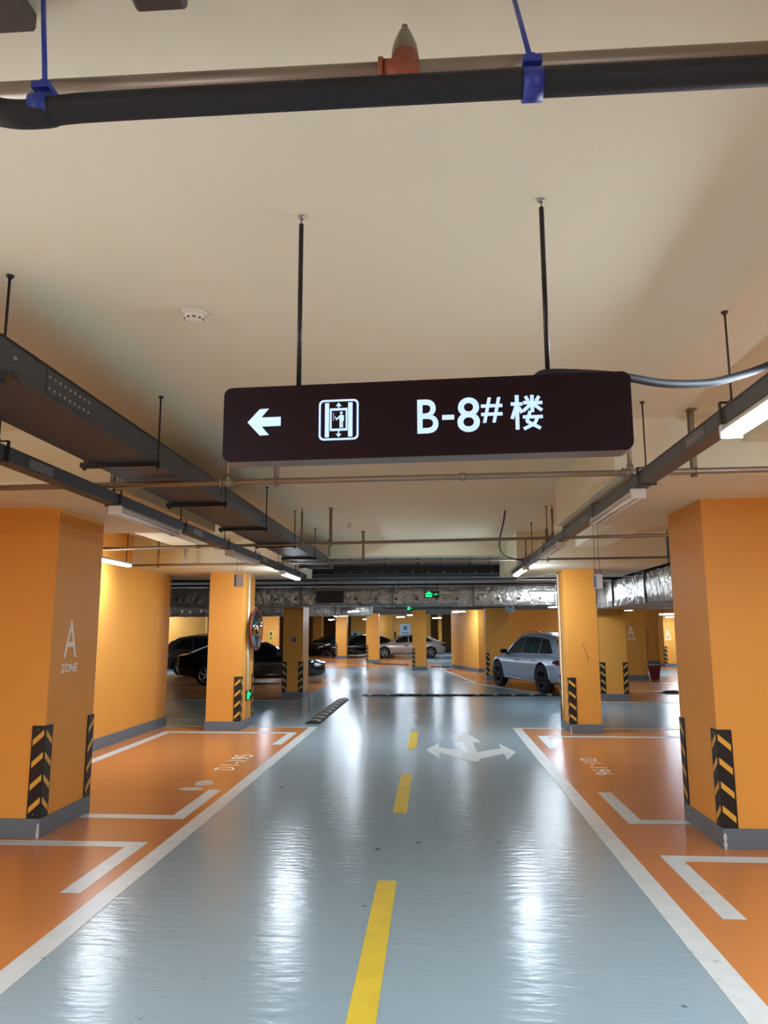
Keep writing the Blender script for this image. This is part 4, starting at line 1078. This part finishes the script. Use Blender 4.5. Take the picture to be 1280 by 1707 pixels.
        h = MB().tube([(-1.1, sgn * 0.945 * (W_h / 0.95), 0.33), (1.0, sgn * 0.945 * (W_h / 0.95), 0.33)], 0.03, 8); build('sill', h, body_m if not trim else M['chrome'], t)
    h = MB().bevbox(2.36, 2.475, -0.42, 0.42, 0.36, 0.52, 0.02); build('grille', h, M['grille'], t)
    h = MB().bevbox(-2.49, -2.45, -0.24, 0.24, 0.62, 0.74, 0.005); build('number_plate', h, M['plate'], t)
    # wheels
    w0 = None
    for x in xs:
        for sgn in (-1, 1):
            if w0 is None:
                prof = [(wr * 0.66, -0.10), (wr * 0.94, -0.11), (wr, -0.085), (wr, 0.085), (wr * 0.94, 0.11), (wr * 0.66, 0.10)]
                tw = build('wheel', MB().lathe(prof, axis='y', n=32), M['tyre'], t)
                rm = MB(); R0 = wr * 0.68
                rm.lathe([(R0, -0.10), (R0, 0.102), (R0 * 0.93, 0.104), (R0 * 0.93, 0.03), (R0 * 0.92, -0.08)], axis='y', n=32)
                for k in range(5):
                    for dd in (-0.16, 0.16):
                        a = 2 * PI * k / 5 + 0.3; a2 = a + dd
                        p = Vector((math.cos(a), 0, math.sin(a))) * R0 * 0.16; q = Vector((math.cos(a2), 0, math.sin(a2))) * R0 * 0.95
                        rm.tube([p + Vector((0, 0.085, 0)), q + Vector((0, 0.085, 0))], [0.022, 0.016], 6)
                rm.lathe([(0.0001, 0.11), (R0 * 0.2, 0.105), (R0 * 0.22, 0.06)], axis='y', n=16)
                build('rim', rm, rim_m, tw)
                bd = MB().lathe([(0.0001, -0.02), (R0 * 0.93, -0.02)], axis='y', n=24); build('brake_disc', bd, M['hole'], tw)
                w0 = tw
            else: tw = copy_tree(w0, t)
            tw.location = (x, sgn * (0.86 if kind == 'suv' else 0.83), wr); tw.rotation_euler = (0, 0, 0 if sgn > 0 else PI)
    return t


make_car('black sedan parked crosswise behind the mirror column', M['paint_black'], M['rim_silver'], 'sedan', (-5.33, 21.7, 0), 0.20)
make_car('silver-blue sport utility car with dark wheels on the right', M['paint_silver'], M['rim_dark'], 'suv', (2.97, 19.98, 0), math.radians(109), 0.86)
make_car('dark brown car parked behind the rear of the black sedan', M['paint_brown'], M['rim_dark'], 'suv', (-7.35, 25.6, 0), 0.15, 0.82)
make_car('champagne sedan at the far end behind the free-standing column', M['paint_champagne'], M['rim_silver'], 'sedan', (-1.5, 41.6, 0), PI + 0.12, 0.86, True)
make_car('far black sedan between the two farthest orange columns', M['paint_black'], M['rim_silver'], 'sedan', (-4.2, 43.0, 0), math.radians(205), 0.86, True)
make_car('farthest dark sedan seen nose-on beside the small far column', M['paint_black'], M['rim_silver'], 'sedan', (-6.1, 45.6, 0), math.radians(235), 0.86)
